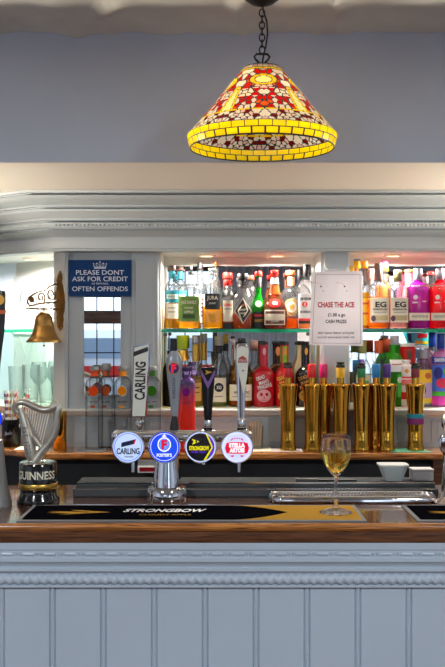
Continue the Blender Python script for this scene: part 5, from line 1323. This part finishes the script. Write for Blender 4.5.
# stella
b = MB()
flatloft(b, 241, [(419, 3.3), (408, 3.9), (398, 4.0), (388, 4.4), (378, 4.6), (366, 5.6), (354, 6.6), (348, 6.4), (345, 5.0), (343, 4.2)], CHROME, cxf=lambda y: 241.2 + (.9 if y < 360 else 0), dep=.6)
vs_ = [(236.3, 351), (237.5, 347), (242.5, 346), (247.5, 347.5), (248.6, 352), (248, 365), (246.5, 380), (243.5, 394), (241.5, 386), (238.8, 374), (236.6, 362)]
b.prism([(HX(x_), ZH(y_)) for x_, y_ in vs_], yh-.0125, yh-.004, CRM)
f = lambda x, z: (x, yh-.0131, z)
b.sheet([(HX(237.8), ZH(362.5)), (HX(238.6), ZH(358)), (HX(242.3), ZH(355.6)), (HX(246.2), ZH(358)), (HX(247.2), ZH(362.5))], P_('emblem_brick', (170, 62, 40)), f)
b.text('STELLA', HX(242.5), ZH(360.4), 2*sh, WHL, lambda x, z: (x, yh-.0136, z), width=7*sh); b.disc(HX(243), ZH(370.5), .9*sh, .9*sh, INK, f, n=8)
flatloft(b, 242, [(343.5, 4.6), (341.5, 4.8), (341, 3.9), (339, 4.0), (338, 3.2)], BLACK, cxf=lambda y: 242.0)
o = b.build('tap_handle', t); o['label'] = 'chrome and cream sculpted handle with brick-red emblem'
ferr(241.5, 418)

# red digital display under the back bar
YD = 3.36; t = thing('digital_display', 'small grey box with dark red digital display fixed under the back bar top', 'display', (PX(150, YD), YD, PZ(473, YD))); s_ = YD/F
b = MB(); b.box(-12.5*s_, 12.5*s_, 0, .03, 0, 7*s_, PLWHITE, bev=.002); b.box(-12.5*s_, 12.5*s_, .01, .03, 7*s_, ZB-.024-PZ(473, YD), GREYC); b.build('housing', t)
b = MB(); b.box(-10.5*s_, 10.5*s_, -.001, 0, 1.4*s_, 5.6*s_, P_('display_red', (120, 16, 24), .2, emit=.3)); b.build('screen', t)

# ================================================================== HARP FONT
YG = 2.57; s_ = YG/F; gx = PX(38.2, YG)
t = thing('beer_font', 'black GUINNESS beer font topped by a pewter harp', 'beer font', (gx, YG, ZT))
Zg = lambda py: PZ(py, YG)-ZT
Xg = lambda px: PX(px, YG)-gx
BGL = paint('font_black_gloss', (16, 15, 15), .12, coat=.8); PEW = P_('harp_pewter', (184, 177, 165), .34, metal=.7, noise=.12, nscale=40)
b = MB(); b.lathe([(21*s_, 0), (21.4*s_, .002), (21*s_, Zg(498)), (18.4*s_, Zg(493)), (17.8*s_, Zg(489)), (18.4*s_, Zg(487.6))], BGL, n=48)
b.lathe([(18.6*s_, Zg(482.4)), (18.6*s_, Zg(464)), (17.6*s_, Zg(462)), (0, Zg(462))], BGL, n=48); base_ = b.build('font_base', t)
b = MB(); b.lathe([(18.9*s_, Zg(487.8)), (19.3*s_, Zg(487)), (19.3*s_, Zg(483)), (18.9*s_, Zg(482.2))], GOLDM, n=48); b.build('gold_ring', t)
b = MB(); b.lathe([(18.2*s_, Zg(463)), (18.4*s_, Zg(462)), (17*s_, Zg(461.2)), (12*s_, Zg(461.2)), (11*s_, Zg(461.8)), (0, Zg(461.8))], P_('silver_rim', (200, 200, 198), .15, metal=1), n=48); b.build('top_rim', t)
b = MB(); cyl = lambda x, z: (18.75*s_*math.sin(x/(18.75*s_)), -18.75*s_*math.cos(x/(18.75*s_)), z)
b.text('GUINNESS', .5*s_, Zg(473.2), 7.6*s_, P_('letter_cream', (240, 232, 205), .4), cyl, width=48*s_*.92, bold=.02); b.build('lettering', base_)
b = MB()
for k in range(5):
    a_ = -.95+.48*k; b.lathe([(0, -.003), (.004, -.001), (.004, .001), (0, .003)], CHROME, n=10, M=Matrix.Translation((18.5*s_*math.sin(a_), -18.5*s_*math.cos(a_), Zg(491.3))))
b.build('studs', t)
# harp
b = MB()
def hp(pts, rad_, flat_=1.0, n=10): b.tube([(Xg(x), 0, Zg(y)) for x, y in pts], [r*s_*1.2 for r in rad_], PEW, n=n, flat=flat_)
def smooth(pts, n=5):
    out = []
    for i in range(len(pts)-1):
        p0, p1, p2, p3 = pts[max(i-1, 0)], pts[i], pts[i+1], pts[min(i+2, len(pts)-1)]
        for k in range(n):
            u = k/n; out.append(tuple(.5*(2*p1[j]+(p2[j]-p0[j])*u+(2*p0[j]-5*p1[j]+4*p2[j]-p3[j])*u*u+(3*p1[j]-p0[j]-3*p2[j]+p3[j])*u**3) for j in range(len(p1))))
    out.append(pts[-1]); return out
def sw(pts): 
    S = smooth(pts); hp([(p[0], p[1]) for p in S], [p[2] for p in S], 1.1)
sw([(19.5, 413, 1.6), (16, 411.5, 2.2), (14.8, 407.5, 2.6), (17, 403.5, 2.9), (22, 402, 3.0), (28, 403.6, 3.0), (35, 407, 3.0), (42, 409.6, 3.1), (49, 409.4, 3.3), (54.5, 406, 3.4), (57.6, 401.8, 2.0)])
sw([(56.5, 404, 2.2), (58.4, 409, 2.6), (57.5, 412, 2.8), (56.4, 418, 2.9), (56, 428, 3.0), (52.5, 438, 3.2), (46.5, 446, 3.4), (40.5, 453, 3.8), (36.5, 459, 4.4), (35, 461.6, 4.6)])
sw([(20.5, 408, 2.2), (22, 414, 2.9), (24.6, 424, 3.6), (27.4, 436, 4.3), (29.6, 447, 4.8), (31.2, 456, 4.6), (32.5, 460, 3.6)])
sw([(33, 437, 1.2), (38, 443.5, 1.6), (41.5, 447, 2.2), (40, 452, 2.6)])
b.build('harp_frame', t)
b = MB(); LAU = P_('string_pale', (236, 232, 220), .35)
for k in range(10):
    u = k/9; b.tube([(Xg(25.5+24*u), 0, Zg(406+5*math.sin(u*1.9))), (Xg(26.5+15.5*u), 0, Zg(414+29*u))], 0.0016, LAU, n=6)
b.build('strings', t)
b = MB(); f = lambda x, z: (x, -6.1*s_, z)
b.text('EST. 1759', Xg(28.0), Zg(440), 4.2*s_, P_('engraved_dark', (70, 64, 58)), f, width=27*s_, rot=-PI/2+.18); b.build('engraving', t)

# ================================================================== taps cut by the photo's edges
Y0 = 2.52; s_ = Y0/F; ex = PX(-7, Y0)
t = thing('beer_font', 'grey flared beer font with dark handle at the left edge', 'beer font', (ex, Y0, ZT)); Ze = lambda py: PZ(py, Y0)-ZT
GP = P_('font_silver_grey', (150, 150, 148), .3, metal=.4)
b = MB(); b.lathe([(19*s_, 0), (19*s_, .003), (17.6*s_, Ze(498)), (14.5*s_, Ze(485)), (12*s_, Ze(465)), (10.6*s_, Ze(447)), (9.5*s_, Ze(440)), (0, Ze(438))], GP, n=40); b.build('column', t)
b = MB(); Mx = Matrix.Translation((0, -.02, Ze(418))) @ Matrix.Rotation(PI/2, 4, 'X'); b.lathe([(0, -.02), (11*s_, -.018), (12.3*s_, 0), (11.3*s_, .004), (0, .004)], CHROME, n=40, M=Mx); hs = b.build('badge_housing', t)
b = MB(); b.lathe([(0, .0045), (11*s_, .0045)], FB, n=32, M=Mx); b.build('badge_face', hs)
b = MB(); pr = [(5, 405), (5.5, 390), (7, 370), (9, 350), (11.5, 332), (12.5, 312), (12.8, 295), (12, 291), (0, 290)]
b.lathe([(r*s_, Ze(y)) for r, y in pr], P_('handle_dark_wood', (44, 40, 40), .25), n=32, d=.45)
b.lathe([(r*s_*1.02, Ze(y)) for r, y in [(12.6, 314), (12.8, 310)]], ORC, n=32, d=.47)
b.disc(8*s_, Ze(300), 5*s_, 5*s_, GOLDP, lambda x, z: (x, -.018, z), n=16); b.build('tap_handle', t)
Y0 = 2.55; s_ = Y0/F; ex = PX(452, Y0)
t = thing('beer_font', 'rounded chrome beer font at the right edge', 'beer font', (ex, Y0, ZT)); Ze = lambda py: PZ(py, Y0)-ZT
b = MB(); b.lathe([(18*s_, 0), (18*s_, .004), (11*s_, .02), (9*s_, Ze(470)), (9*s_, Ze(452)), (0, Ze(452))], CHROME, n=36); b.build('column', t)
Mx = Matrix.Translation((0, -.03, Ze(442))) @ Matrix.Rotation(PI/2, 4, 'X')
b = MB(); b.lathe([(0, -.03), (9*s_, -.028), (13.5*s_, -.018), (15.5*s_, -.004), (15.5*s_, .004), (14*s_, .007), (0, .007)], CHROME, n=40, M=Mx); b.tube([(0, .0, Ze(450)), (0, 0, Ze(425))], 8*s_, CHROME, n=20); b.build('badge_housing', t)
b = MB(); b.lathe([(8*s_, Ze(430)), (10.5*s_, Ze(426)), (11*s_, Ze(420)), (9.5*s_, Ze(416)), (5*s_, Ze(413)), (4.5*s_, Ze(405)), (5.5*s_, Ze(395)), (0, Ze(394))], CHROME, n=24); b.build('tap_handle', t)

# ================================================================== WORLD, CAMERA
w = bpy.data.worlds.new('daylight'); sc.world = w; w.use_nodes = True
bg = w.node_tree.nodes['Background']; bg.inputs['Color'].default_value = (.72, .86, 1.0, 1); bg.inputs['Strength'].default_value = 2.3
cd = bpy.data.cameras.new('camera'); cam = bpy.data.objects.new('camera', cd); COL.objects.link(cam); sc.camera = cam
cam.location = (0, 0, ZC); cam.rotation_euler = (PI/2, 0, 0)
cd.sensor_fit = 'VERTICAL'; cd.sensor_height = 24; cd.sensor_width = 16; cd.lens = 24*F/667; cd.clip_start = .05
sc.view_settings.view_transform = 'Standard'; sc.view_settings.look = 'None'; sc.view_settings.gamma = 1; sc.view_settings.exposure = 0.0
try: sc.view_settings.use_curve_mapping = False
except Exception: pass
cy = sc.cycles
cy.max_bounces = 16; cy.transparent_max_bounces = 40; cy.transmission_bounces = 16; cy.glossy_bounces = 8; cy.diffuse_bounces = 5
cy.use_denoising = True; cy.denoiser = 'OPENIMAGEDENOISE'; cy.caustics_reflective = False; cy.caustics_refractive = True; cy.sample_clamp_indirect = 6; cy.blur_glossy = .5
